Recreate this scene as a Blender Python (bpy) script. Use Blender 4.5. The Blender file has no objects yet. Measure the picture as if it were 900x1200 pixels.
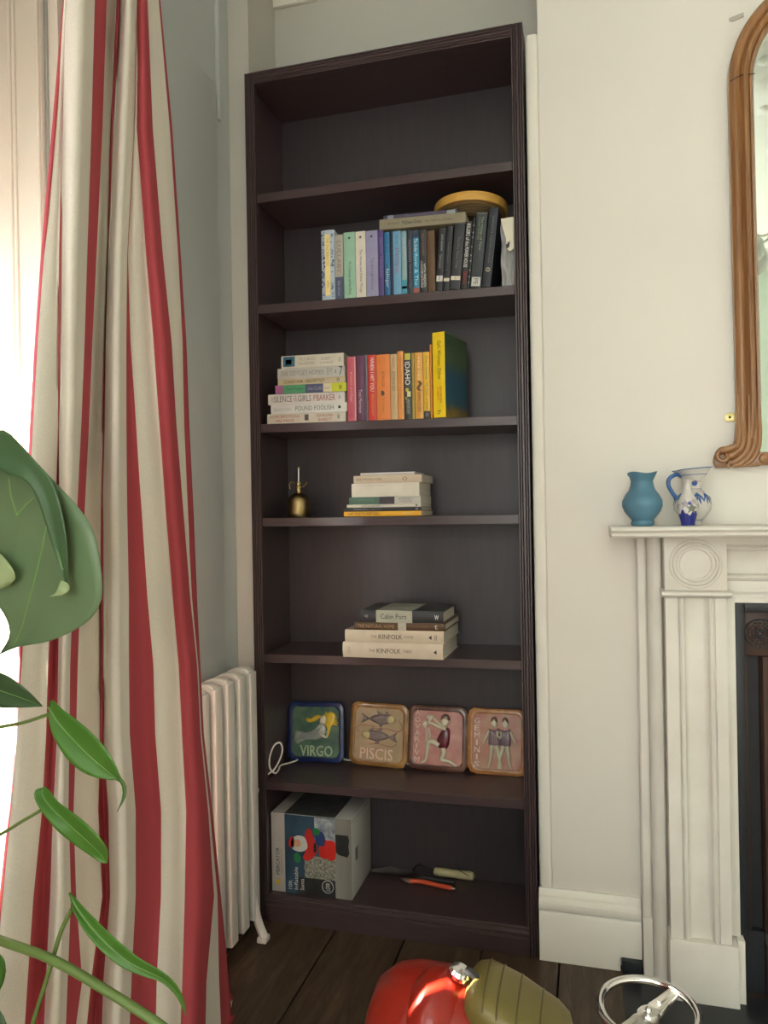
import bpy, bmesh, math, random
from mathutils import Vector, Matrix, noise
R = math.radians
random.seed(7)
SC = bpy.context.scene
COL = SC.collection

# ------------------------------------------------------------------ camera
CAM = Vector((0.9547, -2.0105, 1.1691)); YAW, PITCH, ROLL, FPX = 0.2706, 0.0012, -0.0171, 883.9
def basis():
    cy, sy, cp, sp, cr, sr = math.cos(YAW), math.sin(YAW), math.cos(PITCH), math.sin(PITCH), math.cos(ROLL), math.sin(ROLL)
    f = Vector((-sy*cp, cy*cp, sp)); r0 = Vector((cy, sy, 0)); u0 = r0.cross(f)
    return cr*r0+sr*u0, -sr*r0+cr*u0, f
RT, UP, FW = basis()
cd = bpy.data.cameras.new('camera'); cam = bpy.data.objects.new('camera', cd); COL.objects.link(cam)
m = Matrix((RT, UP, -FW)).transposed().to_4x4(); m.translation = CAM; cam.matrix_world = m
cd.sensor_fit = 'HORIZONTAL'; cd.sensor_width = 36; cd.lens = 36*FPX/900; cd.clip_start = .02
SC.camera = cam
def at(px, py, ax, val):
    """world point on the plane axis=val seen at a photograph pixel (a measuring aid)"""
    d = FW + RT*((px-450)/FPX) - UP*((py-600)/FPX)
    return CAM + d*((val-CAM[ax])/d[ax])

# ------------------------------------------------------------------ light
SC.view_settings.view_transform = 'Standard'; SC.view_settings.look = 'None'
SC.view_settings.exposure = 0.02; SC.view_settings.gamma = 1; SC.view_settings.use_curve_mapping = False
w = bpy.data.worlds.new('daylight'); SC.world = w; w.use_nodes = True
w.node_tree.nodes['Background'].inputs[0].default_value = (.80, .90, 1, 1)
w.node_tree.nodes['Background'].inputs[1].default_value = 2.0
def sun():
    l = bpy.data.lights.new('sun', 'SUN'); l.energy = 95; l.angle = R(.5); l.color = (1, .9, .74)
    o = bpy.data.objects.new('sun', l); COL.objects.link(o)
    o.rotation_euler = Vector(SUN_DIR).to_track_quat('-Z', 'Y').to_euler()
SUN_DIR = (.62, .34, -.58)
sun()
def sky_or_fill(name, loc, sx, sz, power, direction, col=(.93, .97, 1)):
    l = bpy.data.lights.new(name, 'AREA'); l.shape = 'RECTANGLE'; l.size = sx; l.size_y = sz; l.energy = power; l.color = col
    o = bpy.data.objects.new(name, l); COL.objects.link(o); o.location = loc
    o.rotation_euler = Vector(direction).to_track_quat('-Z', 'Y').to_euler()
sky_or_fill('sky_at_first_window', (-.62, -1.45, 1.35), 1.2, 1.5, 22, (1, 0, -.05))
sky_or_fill('fill_at_added_window', (-.62, -3.25, 1.5), 1.3, 2.0, 95, (1, .25, 0), (.98, .96, .91))  # added fill lamp, set outside a made-up window
sky_or_fill('fill_at_added_rear_window', (1.0, -4.75, 1.6), 1.6, 2.0, 50, (0, 1, 0), (.98, .95, .88))  # added fill from behind the camera, through an invented rear window

# ------------------------------------------------------------------ materials
MATS = {}
def nodes(m):
    m.use_nodes = True; t = m.node_tree
    return t, t.nodes, t.links, t.nodes['Principled BSDF']
def mat(name, col, rough=.6, metal=0, var=.06, scale=60, bump=.0, spec=.5, coat=0, trans=0, stretch=(1,1,1), col2=None, bdist=.002, detail=3):
    if name in MATS: return MATS[name]
    m = bpy.data.materials.new(name); t, N, L, P = nodes(m)
    P.inputs['Roughness'].default_value = rough; P.inputs['Metallic'].default_value = metal
    P.inputs['Specular IOR Level'].default_value = spec; P.inputs['Coat Weight'].default_value = coat
    P.inputs['Transmission Weight'].default_value = trans
    tc = N.new('ShaderNodeTexCoord'); mp = N.new('ShaderNodeMapping'); mp.inputs['Scale'].default_value = stretch
    L.new(tc.outputs['Object'], mp.inputs[0])
    n = N.new('ShaderNodeTexNoise'); n.inputs['Scale'].default_value = scale; n.inputs['Detail'].default_value = detail
    L.new(mp.outputs[0], n.inputs[0])
    r = N.new('ShaderNodeValToRGB'); r.color_ramp.elements[0].position = .3; r.color_ramp.elements[1].position = .7
    c2 = col2 or tuple(min(1, c*(1+var)) for c in col); c1 = col if col2 else tuple(c*(1-var) for c in col)
    r.color_ramp.elements[0].color = (*c1, 1); r.color_ramp.elements[1].color = (*c2, 1)
    L.new(n.outputs[0], r.inputs[0]); L.new(r.outputs[0], P.inputs['Base Color'])
    if bump:
        b = N.new('ShaderNodeBump'); b.inputs['Strength'].default_value = bump; b.inputs['Distance'].default_value = bdist
        L.new(n.outputs[0], b.inputs['Height']); L.new(b.outputs[0], P.inputs['Normal'])
    MATS[name] = m; return m
def srgb(r, g, b):
    f = lambda c: ((c/255+.055)/1.055)**2.4 if c > 10 else c/255/12.92
    return (f(r), f(g), f(b))
def paint(r, g, b, rough=.55, **k):
    return mat('paint_%d_%d_%d' % (r, g, b), srgb(r, g, b), rough, scale=25, **k)
def ink(r, g, b):
    return mat('ink_%d_%d_%d' % (r, g, b), srgb(r, g, b), .5, var=0.02)

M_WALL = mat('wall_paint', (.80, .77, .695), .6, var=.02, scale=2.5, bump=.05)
M_ALC = mat('alcove_wall_grey', (.52, .51, .465), .6, var=.02, scale=2.5)  # alcove walls and nib, a darker grey than the chimney breast
M_WHITE = mat('gloss_white_wood', (.80, .78, .70), .35, var=.02, scale=5)
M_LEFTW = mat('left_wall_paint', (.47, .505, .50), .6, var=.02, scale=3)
M_CEIL = mat('ceiling_paint', (.82, .86, .80), .8, var=.01)
M_REAR = mat('rear_wall_paint', (.62, .72, .62), .8, var=.02)
M_MARBLE = mat('white_marble', (.69, .66, .585), .38, scale=7, col2=(.80, .775, .705), detail=8, bump=.03)
M_CASE = mat('dark_stained_wood', (.052, .034, .036), .34, scale=9, col2=(.065, .043, .045), stretch=(14, 14, 1), bump=.04, spec=.5)
M_CASEH = mat('dark_stained_shelf', (.054, .034, .036), .3, scale=9, col2=(.067, .043, .045), stretch=(1, 14, 14), bump=.04, spec=.5)
M_RAD = mat('radiator_enamel', (.66, .64, .60), .32, var=.02)
M_HEARTH = mat('black_slate', (.012, .015, .019), .45, var=.2, scale=14, bump=.1)
M_IRON = mat('black_cast_iron', (.012, .014, .018), .5, var=.2, scale=30, bump=.3)
M_RUST = mat('brown_panel', (.060, .028, .016), .5, scale=20, col2=(.030, .016, .012), stretch=(1, 1, .15), bump=.1)
M_PAGES = mat('paper_pages', (.55, .51, .43), .85, scale=400, col2=(.68, .64, .55), stretch=(.02, .02, 2))
M_CHROME = mat('chrome', (.80, .80, .80), .12, metal=1, var=.02)
M_STEEL = mat('brushed_aluminium', (.62, .62, .58), .3, metal=1, var=.05)
M_BRASS = mat('aged_brass', (.40, .30, .14), .36, metal=1, scale=45, col2=(.27, .20, .09))
M_BLACK = mat('black_plastic', (.012, .012, .014), .4)
M_CABLE = mat('white_cable', (.72, .70, .66), .4)
M_TERRA = mat('terracotta', (.45, .19, .10), .8, var=.1)
M_SOIL = mat('soil', (.03, .02, .014), .95, var=.3, bump=.6, scale=80)
M_BACK = mat('back_board', (.036, .028, .031), .42, scale=8, col2=(.044, .035, .038), stretch=(10, 10, 1))

def wood_floor():
    m = bpy.data.materials.new('old_floorboards'); t, N, L, P = nodes(m)
    tc = N.new('ShaderNodeTexCoord'); oi = N.new('ShaderNodeObjectInfo')
    ad = N.new('ShaderNodeVectorMath'); ad.operation = 'ADD'; L.new(tc.outputs['Object'], ad.inputs[0])
    sc = N.new('ShaderNodeVectorMath'); sc.operation = 'SCALE'; sc.inputs[0].default_value = (7, 3, 5); L.new(oi.outputs['Random'], sc.inputs['Scale'])
    L.new(sc.outputs[0], ad.inputs[1])
    mp = N.new('ShaderNodeMapping'); mp.inputs['Scale'].default_value = (9, 1.2, 9); L.new(ad.outputs[0], mp.inputs[0])
    n = N.new('ShaderNodeTexNoise'); n.inputs['Scale'].default_value = 5; n.inputs['Detail'].default_value = 9; n.inputs['Roughness'].default_value = .7
    n.inputs['Distortion'].default_value = .6; L.new(mp.outputs[0], n.inputs[0])
    r = N.new('ShaderNodeValToRGB'); e = r.color_ramp.elements
    e[0].position = .32; e[0].color = (.028, .017, .010, 1); e[1].position = .72; e[1].color = (.130, .082, .048, 1)
    x = e.new(.52); x.color = (.070, .043, .025, 1)
    L.new(n.outputs[0], r.inputs[0]); L.new(r.outputs[0], P.inputs['Base Color'])
    P.inputs['Roughness'].default_value = .5
    b = N.new('ShaderNodeBump'); b.inputs['Strength'].default_value = .35; b.inputs['Distance'].default_value = .003
    L.new(n.outputs[0], b.inputs['Height']); L.new(b.outputs[0], P.inputs['Normal'])
    return m
M_FLOOR = wood_floor()
def cloth(name, col):
    m = bpy.data.materials.new(name); t, N, L, P = nodes(m)
    tc = N.new('ShaderNodeTexCoord'); mp = N.new('ShaderNodeMapping'); mp.inputs['Scale'].default_value = (1, 1, 1)
    n = N.new('ShaderNodeTexNoise'); n.inputs['Scale'].default_value = 420; n.inputs['Detail'].default_value = 2
    L.new(tc.outputs['Object'], mp.inputs[0]); L.new(mp.outputs[0], n.inputs[0])
    r = N.new('ShaderNodeValToRGB'); r.color_ramp.elements[0].color = (*[c*.86 for c in col], 1); r.color_ramp.elements[1].color = (*[min(1, c*1.12) for c in col], 1)
    L.new(n.outputs[0], r.inputs[0]); L.new(r.outputs[0], P.inputs['Base Color']); P.inputs['Roughness'].default_value = .9
    P.inputs['Specular IOR Level'].default_value = .15
    tr = N.new('ShaderNodeBsdfTranslucent'); L.new(r.outputs[0], tr.inputs[0])
    mx = N.new('ShaderNodeMixShader'); mx.inputs[0].default_value = .045
    L.new(P.outputs[0], mx.inputs[1]); L.new(tr.outputs[0], mx.inputs[2]); L.new(mx.outputs[0], N['Material Output'].inputs[0])
    b = N.new('ShaderNodeBump'); b.inputs['Strength'].default_value = .15; b.inputs['Distance'].default_value = .001
    L.new(n.outputs[0], b.inputs['Height']); L.new(b.outputs[0], P.inputs['Normal'])
    return m
M_CW = cloth('cream_cloth', (.74, .695, .61)); M_CR = cloth('red_cloth', (.44, .075, .09))
def leafm(name, a, b_):
    m = bpy.data.materials.new(name); t, N, L, P = nodes(m)
    tc = N.new('ShaderNodeTexCoord')
    n = N.new('ShaderNodeTexNoise'); n.inputs['Scale'].default_value = 22; n.inputs['Detail'].default_value = 4
    L.new(tc.outputs['Object'], n.inputs[0])
    r = N.new('ShaderNodeValToRGB'); r.color_ramp.elements[0].color = (*a, 1); r.color_ramp.elements[1].color = (*b_, 1)
    L.new(n.outputs[0], r.inputs[0]); L.new(r.outputs[0], P.inputs['Base Color']); P.inputs['Roughness'].default_value = .38
    tr = N.new('ShaderNodeBsdfTranslucent'); L.new(r.outputs[0], tr.inputs[0])
    mx = N.new('ShaderNodeMixShader'); mx.inputs[0].default_value = .25
    L.new(P.outputs[0], mx.inputs[1]); L.new(tr.outputs[0], mx.inputs[2]); L.new(mx.outputs[0], N['Material Output'].inputs[0])
    return m
M_LEAF = leafm('leaf_green', (.065, .19, .022), (.10, .26, .04))
M_LEAFD = leafm('leaf_bluish_green', (.055, .12, .05), (.085, .17, .075))
M_LEAFM = leafm('leaf_grey_green', (.115, .19, .095), (.17, .26, .13))
M_LEAFE = leafm('leaf_pale_edge', (.35, .45, .22), (.42, .52, .28))
M_STEM = leafm('stem_green', (.13, .22, .05), (.2, .3, .09))
M_RIBM = leafm('leaf_rib', (.17, .33, .09), (.23, .40, .13))
def honey():
    m = bpy.data.materials.new('varnished_honey_wood'); t, N, L, P = nodes(m)
    tc = N.new('ShaderNodeTexCoord'); mp = N.new('ShaderNodeMapping'); mp.inputs['Scale'].default_value = (26, 26, 2)
    L.new(tc.outputs['Object'], mp.inputs[0])
    n = N.new('ShaderNodeTexNoise'); n.inputs['Scale'].default_value = 3; n.inputs['Detail'].default_value = 8; L.new(mp.outputs[0], n.inputs[0])
    r = N.new('ShaderNodeValToRGB'); r.color_ramp.elements[0].position = .3; r.color_ramp.elements[1].position = .75
    r.color_ramp.elements[0].color = (.20, .085, .028, 1); r.color_ramp.elements[1].color = (.40, .20, .075, 1)
    L.new(n.outputs[0], r.inputs[0]); L.new(r.outputs[0], P.inputs['Base Color'])
    P.inputs['Roughness'].default_value = .4; P.inputs['Coat Weight'].default_value = .5; P.inputs['Coat Roughness'].default_value = .15
    return m
M_HONEY = honey()
def mirrorm():
    m = bpy.data.materials.new('old_mirror_glass'); t, N, L, P = nodes(m)
    P.inputs['Base Color'].default_value = (.84, .90, .84, 1); P.inputs['Metallic'].default_value = 1; P.inputs['Roughness'].default_value = .03
    return m
M_MIRROR = mirrorm()
def panem():
    m = bpy.data.materials.new('window_glass'); t, N, L, P = nodes(m); N.remove(P)
    tr = N.new('ShaderNodeBsdfTransparent'); gl = N.new('ShaderNodeBsdfGlossy'); gl.inputs['Roughness'].default_value = .02
    mx = N.new('ShaderNodeMixShader'); mx.inputs[0].default_value = .06
    L.new(tr.outputs[0], mx.inputs[1]); L.new(gl.outputs[0], mx.inputs[2]); L.new(mx.outputs[0], N['Material Output'].inputs[0])
    return m
M_PANE = panem()

# ------------------------------------------------------------------ builders
class MB:
    def __init__(s): s.v = []; s.f = []; s.mi = []; s.mats = []
    def mid(s, m):
        if m not in s.mats: s.mats.append(m)
        return s.mats.index(m)
    def add(s, v, f, m=None):
        o = len(s.v); s.v += [tuple(p) for p in v]; s.f += [tuple(i+o for i in q) for q in f]
        s.mi += [s.mid(m) if m else 0]*len(f); return s
    def box(s, x0, x1, y0, y1, z0, z1, m=None):
        return s.add([(x0,y0,z0),(x1,y0,z0),(x1,y1,z0),(x0,y1,z0),(x0,y0,z1),(x1,y0,z1),(x1,y1,z1),(x0,y1,z1)],
                     [(0,3,2,1),(4,5,6,7),(0,1,5,4),(1,2,6,5),(2,3,7,6),(3,0,4,7)], m)
    def prism(s, pts, h, axis=1, m=None, o=0.0):
        """polygon of 2-D points extruded from o to h along an axis (polygon in the other two axes)"""
        n = len(pts)
        def P(a, b, c): return {0: (c, a, b), 1: (a, c, b), 2: (a, b, c)}[axis]
        v = [P(a, b, o) for a, b in pts] + [P(a, b, h) for a, b in pts]
        return s.add(v, [tuple(range(n)), tuple(range(2*n-1, n-1, -1))] + [(i, n+i, n+(i+1) % n, (i+1) % n) for i in range(n)], m)
    def lathe(s, prof, seg=32, c=(0,0,0), m=None, wob=None):
        v = []; f = []
        for r, z in prof:
            for k in range(seg):
                a = 2*math.pi*k/seg; rr = r*(wob(a, z) if wob else 1)
                v.append((c[0]+rr*math.cos(a), c[1]+rr*math.sin(a), c[2]+z))
        for i in range(len(prof)-1):
            for k in range(seg): f.append((i*seg+k, i*seg+(k+1) % seg, (i+1)*seg+(k+1) % seg, (i+1)*seg+k))
        f.append(tuple(range(seg))[::-1]); f.append(tuple((len(prof)-1)*seg+k for k in range(seg)))
        return s.add(v, f, m)
    def tube(s, pts, r, seg=10, m=None, flat=1, closed=False):
        pts = [Vector(p) for p in pts]; v = []; f = []; n = len(pts); ref = None
        for i, p in enumerate(pts):
            if closed: t = pts[(i+1) % n]-pts[i-1]
            else: t = pts[min(i+1, n-1)]-pts[max(i-1, 0)]
            t.normalize()
            if ref is None: ref = t.orthogonal().normalized()
            ref = (ref - t*ref.dot(t)).normalized(); b = t.cross(ref)
            rr = r[i] if hasattr(r, '__len__') else r
            for k in range(seg):
                a = 2*math.pi*k/seg; v.append(p+ref*(rr*math.cos(a))+b*(rr*flat*math.sin(a)))
        for i in range(n if closed else n-1):
            j = (i+1) % n
            for k in range(seg): f.append((i*seg+k, i*seg+(k+1) % seg, j*seg+(k+1) % seg, j*seg+k))
        if not closed: f.append(tuple(range(seg))[::-1]); f.append(tuple((n-1)*seg+k for k in range(seg)))
        return s.add(v, f, m)
    def grid(s, rows, m=None, closed=False):
        """rows: list of equal-length point lists; m may be a function of column"""
        nr, nc = len(rows), len(rows[0]); o = len(s.v)
        s.v += [tuple(p) for r in rows for p in r]
        for i in range(nr-1):
            for k in range(nc if closed else nc-1):
                k2 = (k+1) % nc
                s.f.append((o+i*nc+k, o+i*nc+k2, o+(i+1)*nc+k2, o+(i+1)*nc+k))
                mm = m(k) if callable(m) else m
                s.mi.append(s.mid(mm) if mm else 0)
        return s
    def xf(s, M): s.v = [tuple(M @ Vector(p)) for p in s.v]; return s
    def build(s, name, m=None, parent=None, smooth=False, bevel=0, bseg=2, angle=40, mods=None, recalc=True):
        me = bpy.data.meshes.new(name)
        me.from_pydata(s.v, [], s.f)
        if s.mats and m is None:
            for x in s.mats: me.materials.append(x)
            me.polygons.foreach_set('material_index', s.mi)
        else: me.materials.append(m)
        if recalc or bevel:
            b = bmesh.new(); b.from_mesh(me)
            bmesh.ops.recalc_face_normals(b, faces=b.faces)
            if bevel:
                ed = [e for e in b.edges if len(e.link_faces) == 2 and e.calc_face_angle(0) > R(30)]
                bmesh.ops.bevel(b, geom=ed, offset=bevel, segments=bseg, affect='EDGES', profile=.5, clamp_overlap=True)
            b.to_mesh(me); b.free()
        if smooth or bevel:
            me.polygons.foreach_set('use_smooth', [True]*len(me.polygons))
            try: me.set_sharp_from_angle(angle=R(angle))
            except Exception: pass
        o = bpy.data.objects.new(name, me); COL.objects.link(o)
        if parent: o.parent = parent
        return o
def empty(name, label=None, cat=None, group=None, M=None, loc=(0,0,0)):
    o = bpy.data.objects.new(name, None); COL.objects.link(o); o.empty_display_size = .05
    if M is not None: o.matrix_world = M
    else: o.location = loc
    if label: tag(o, label, cat, group)
    return o
def tag(o, label, cat, group=None):
    o['label'] = label; o['category'] = cat
    if group: o['group'] = group
    return o
def struct(o): o['kind'] = 'structure'; return o
def smoothline(pts, n=8):
    pts = [Vector(p) for p in pts]; out = []
    for i in range(len(pts)-1):
        p0, p1, p2, p3 = pts[max(i-1, 0)], pts[i], pts[i+1], pts[min(i+2, len(pts)-1)]
        for k in range(n):
            t = k/n
            out.append(.5*((2*p1)+(p2-p0)*t+(2*p0-5*p1+4*p2-p3)*t*t+(3*p1-p0-3*p2+p3)*t**3))
    out.append(pts[-1]); return out
def resample(pts, n):
    pts = [Vector(p) for p in pts]; d = [0]
    for a, b in zip(pts, pts[1:]): d.append(d[-1]+(b-a).length)
    out = []
    for k in range(n):
        s = d[-1]*k/(n-1); i = 0
        while i < len(d)-2 and d[i+1] < s: i += 1
        t = (s-d[i])/max(1e-9, d[i+1]-d[i]); out.append(pts[i].lerp(pts[i+1], t))
    return out
def rrect(w_, h_, r, n=5, cx=0, cz=0):
    o = []
    for (sx, sz, a0) in ((1,1,0), (-1,1,90), (-1,-1,180), (1,-1,270)):
        for k in range(n+1):
            a = R(a0+90*k/n); o.append((cx+sx*(w_/2-r)+r*math.cos(a), cz+sz*(h_/2-r)+r*math.sin(a)))
    return o
_tc = {}
def text_geo(s, ext=0.0):
    if (s, ext) in _tc: return _tc[s, ext]
    c = bpy.data.curves.new('t', 'FONT'); c.body = s; c.resolution_u = 2; c.extrude = ext; c.space_line = .8; c.align_x = 'CENTER'
    o = bpy.data.objects.new('t', c); COL.objects.link(o)
    dg = bpy.context.evaluated_depsgraph_get(); me = o.evaluated_get(dg).to_mesh()
    v = [tuple(x.co) for x in me.vertices]; f = [tuple(p.vertices) for p in me.polygons]
    o.evaluated_get(dg).to_mesh_clear(); bpy.data.objects.remove(o); bpy.data.curves.remove(c)
    _tc[s, ext] = (v, f); return v, f
def lettering(s, parent, m, u0, u1, v0, v1, y=-.0007, rot=0, thick=.0, name='lettering', keep=False):
    """text stretched into local X u0..u1, Z v0..v1, facing -Y"""
    v, f = text_geo(s, .5 if thick else 0)
    if rot == 90: v = [(-b, a, c) for a, b, c in v]
    if rot == -90: v = [(b, -a, c) for a, b, c in v]
    xs = [p[0] for p in v]; zs = [p[1] for p in v]
    ax, bx, az, bz = min(xs), max(xs), min(zs), max(zs)
    out = [(u0+(p[0]-ax)/(bx-ax)*(u1-u0), y-thick*(p[2]+.5 if thick else 0), v0+(p[1]-az)/(bz-az)*(v1-v0)) for p in v]
    b = MB(); b.add(out, f)
    return b.build(name, m, parent, recalc=False)

# ================================================================== ROOM SHELL
XL, YB, XR, YR, ZC = -.062, .25, 3.5, -4.3, 2.96
fl = struct(MB().box(XL-.4, XR, YR, YB, -.06, -.021).build('floor', mat('underfloor', (.01, .008, .006), .9)))
edges = [-.40, -.17, .0, .237, .437, .65, .851, 1.05, 1.26, 1.46, 1.66, 1.87, 2.07, 2.28, 2.48, 2.69, 2.9, 3.1, 3.3, 3.5]
for i in range(len(edges)-1):
    a, b = edges[i]+.0022, edges[i+1]-.0022
    MB().box(a, b, YR, YB, -.0208, random.uniform(-.0012, 0)).build('floor_board', M_FLOOR, fl, bevel=.0015, bseg=1)
struct(MB().box(-1.0, XR+.2, YR-.2, YB+.1, ZC, ZC+.1).build('ceiling', M_CEIL))
# back wall of the alcove and chimney breast
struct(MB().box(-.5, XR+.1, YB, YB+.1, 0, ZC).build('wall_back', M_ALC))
cb = MB().box(.8335, 2.80, .008, YB-.001, 0, ZC-.001).build('wall_chimney_breast', M_WALL, bevel=.004, bseg=3); struct(cb)
# wall_left: nib, thick wall with window openings
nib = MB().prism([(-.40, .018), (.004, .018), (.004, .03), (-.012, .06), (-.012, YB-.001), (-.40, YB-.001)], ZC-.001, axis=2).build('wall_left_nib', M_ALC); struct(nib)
W1 = (-2.15, -.76); W2 = (-3.95, -2.55); ZW0, ZW1 = .32, 2.60
lw = MB()
for a, b in ((W1[1], .017), (W2[1], W1[0]), (YR, W2[0])): lw.box(-.42, XL, a, b, 0, ZC-.001)
for a, b in (W1, W2): lw.box(-.42, XL, a, b, 0, ZW0); lw.box(-.42, XL, a, b, ZW1, ZC-.001)
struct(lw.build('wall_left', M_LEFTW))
struct(MB().box(XR, XR+.1, YR, YB, 0, ZC).build('wall_right', M_WALL))
RW = (.2, 1.8, .6, 2.6)
rw = MB().box(-.5, RW[0], YR-.3, YR, 0, ZC).box(RW[1], XR+.1, YR-.3, YR, 0, ZC).box(RW[0], RW[1], YR-.3, YR, 0, RW[2]).box(RW[0], RW[1], YR-.3, YR, RW[3], ZC)
struct(rw.build('wall_rear', M_REAR))
# shallow raised panel beside the corner and a bead above it, on wall_left
struct(MB().box(XL, XL+.016, -.62, -.092, .0, at(252, 97, 0, XL+.016).z).build('trim_1', M_LEFTW, bevel=.002))
struct(MB().tube([(XL+.001, -.054, 2.3), (XL+.001, -.054, ZC-.02)], .009).build('trim_2', M_LEFTW, smooth=True))
# filler strip between bookcase and chimney breast
struct(MB().box(.8015, .8355, .0079, .06, 0, 2.425).build('trim_3', M_WALL, bevel=.010, bseg=4))
# cornice
def cornice(name, x0, x1, y):
    pr = [(y, 2.80), (y-.012, 2.80), (y-.014, 2.82), (y-.03, 2.835), (y-.04, 2.87), (y-.075, 2.91), (y-.08, 2.93), (y-.11, 2.95), (y-.11, ZC-.001), (y, ZC-.001)]
    return struct(MB().prism(pr, x1, axis=0, o=x0).build(name, M_WHITE))
cornice('trim_4', -.010, .8325, YB-.002)
# window reveals, frames, glass, unseen roller screen added to cap the sun
def window(name, y0, y1, added_blind):
    e = MB(); x0, x1 = -.36, -.31
    e.box(x0, x1, y0, y0+.05, ZW0, ZW1).box(x0, x1, y1-.05, y1, ZW0, ZW1).box(x0, x1, y0, y1, ZW0, ZW0+.06).box(x0, x1, y0, y1, ZW1-.05, ZW1)
    e.box(x0, x1, y0, y1, 1.44, 1.49)
    o = struct(e.build(name, M_WHITE, bevel=.003))
    for a, b in ((ZW0+.06, 1.44), (1.49, ZW1-.05)):
        MB().box(-.337, -.333, y0+.05, y1-.05, a, b).build('pane', M_PANE, o)
    MB().box(-.33, XL+.03, y0-.03, y1+.00, ZW0-.03, ZW0).build('window_sill', M_WHITE, o, bevel=.004)
    if added_blind: MB().box(-.30, -.298, y0+.02, y1-.02, added_blind, ZW1-.01).build('added_blind', mat('added_blind_cloth', (.45, .45, .43), .9), o)  # unseen, added to cut the sun off the upper reveal
    return o
w1 = window('window_1', *W1, 1.64)
window('added_window_2', *W2, None)  # unseen window, added so fill light can enter
rv = MB()  # panelled shutter lining the far reveal, faces the room
rv.box(-.30, XL-.004, W1[1]-.012, W1[1]-.0005, ZW0, ZW1-.001)
rvo = rv.build('reveal_panel', M_WHITE, w1, bevel=.002)
for x in (-.072, -.128, -.138, -.20):
    MB().tube([(x, W1[1]-.013, ZW0+.01), (x, W1[1]-.013, ZW1-.02)], .004, 8).build('reveal_bead', M_WHITE, w1, smooth=True)
# architrave on the room face
struct(MB().prism([(W1[1]+.005, XL), (W1[1]+.12, XL), (W1[1]+.12, XL+.02), (W1[1]+.09, XL+.024), (W1[1]+.08, XL+.012), (W1[1]+.03, XL+.012), (W1[1]+.02, XL+.022), (W1[1]+.005, XL+.022)],
      ZW1, axis=2).xf(Matrix(((0,1,0,0), (1,0,0,0), (0,0,1,0), (0,0,0,1)))).build('trim_5', M_WHITE))
wr = MB(); 
for x in (RW[0], (RW[0]+RW[1])/2-.03, RW[1]-.05): wr.box(x, x+.05, YR-.2, YR-.15, RW[2], RW[3])
for z in (RW[2], 1.6, RW[3]-.05): wr.box(RW[0], RW[1], YR-.2, YR-.15, z, z+.05)
wr = struct(wr.build('added_window_3', M_WHITE, bevel=.003))  # made-up rear window, an opening for the fill lamp
MB().box(RW[0]+.05, RW[1]-.05, YR-.178, YR-.174, RW[2]+.05, RW[3]-.05).build('pane', M_PANE, wr)

# baseboard of the chimney breast
def skirt_prof(y): return [(y, 0), (y-.024, 0), (y-.024, .122), (y-.021, .127), (y-.019, .129), (y-.026, .133), (y-.030, .143), (y-.028, .153), (y-.020, .158), (y-.018, .161), (y-.018, .168), (y-.010, .174), (y-.007, .181), (y, .181)]
bb = MB().prism(skirt_prof(.0075), 1.002, axis=0, o=.801)
bb.prism([(y, z) for y, z in skirt_prof(.0075) if z > .04][:0] or [(.0075, .036)]+[(y, max(z, .036)) for y, z in skirt_prof(.0075)[1:]], 1.0545, axis=0, o=1.002)
struct(bb.build('baseboard_back', M_WHITE, smooth=True, angle=35))
struct(MB().box(2.26, 2.80, -.016, .0075, 0, .18).build('baseboard_back_right', M_WHITE, bevel=.003))
for nm, b in (('baseboard_left', (XL, XL+.02, -.79, .0)), ('baseboard_right', (XR-.02, XR, YR, YB))):
    if nm == 'baseboard_left': continue
    struct(MB().box(b[0], b[1], b[2], b[3], 0, .18).build(nm, M_WHITE, bevel=.003))

# ================================================================== BOOKCASE
BW, BH, BD = .7965, 2.45, .236
bc = empty('bookcase', 'tall dark maroon-brown wooden bookcase fitted in the alcove beside the fireplace', 'bookcase', loc=(0, 0, 0))
SIDE = .028
def fluted(x0, x1, z0, z1, vertical=True):
    """front strip with grooves; section across the strip"""
    wd = (x1-x0) if vertical else (z1-z0); fr = [0, .10, .16, .22, .30, .36, .42, .58, .64, .70, .78, .84, .90, 1.0]
    dp = [0, 0, .0035, 0, 0, .0035, 0, 0, .0035, 0, 0, .0035, 0, 0]
    base = (x0 if vertical else z0)
    poly = [(base+a*wd, -.005+d) for a, d in zip(fr, dp)] + [(base+wd, .0165), (base, .0165)]
    b = MB()
    if vertical: b.prism(poly, z1, axis=2, o=z0)
    else: b.prism([(y, z) for z, y in poly], x1, axis=0, o=x0)
    return b
fluted(0, SIDE+.002, .0, BH).build('stile', M_CASE, bc)
fluted(BW-SIDE-.002, BW, .0, BH).build('stile', M_CASE, bc)
fluted(SIDE+.002, BW-SIDE-.002, BH-.034, BH, False).build('top_rail', M_CASEH, bc)
MB().box(.0005, .018, .017, BD, 0, BH-.002).build('side_panel', M_CASE, bc)
MB().box(BW-.018, BW-.0005, .017, BD, 0, BH-.002).build('side_panel', M_CASE, bc)
MB().box(.0185, BW-.0185, .017, BD-.012, BH-.034, BH-.003).build('top_panel', M_CASEH, bc)
MB().box(.0185, BW-.0185, BD-.011, BD-.002, .02, BH-.003).build('back_panel', M_BACK, bc)
INB = BD-.0115
SH = {1: (2.098, 2.092), 2: (1.777, 1.764), 3: (1.432, 1.420), 4: (1.160, 1.159), 5: (.767, .774), 6: (.399, .405), 7: (.073, .073)}
def shz(i, x):
    a, b = SH[i]; return a+(b-a)*(x-.03)/(.737)
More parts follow.
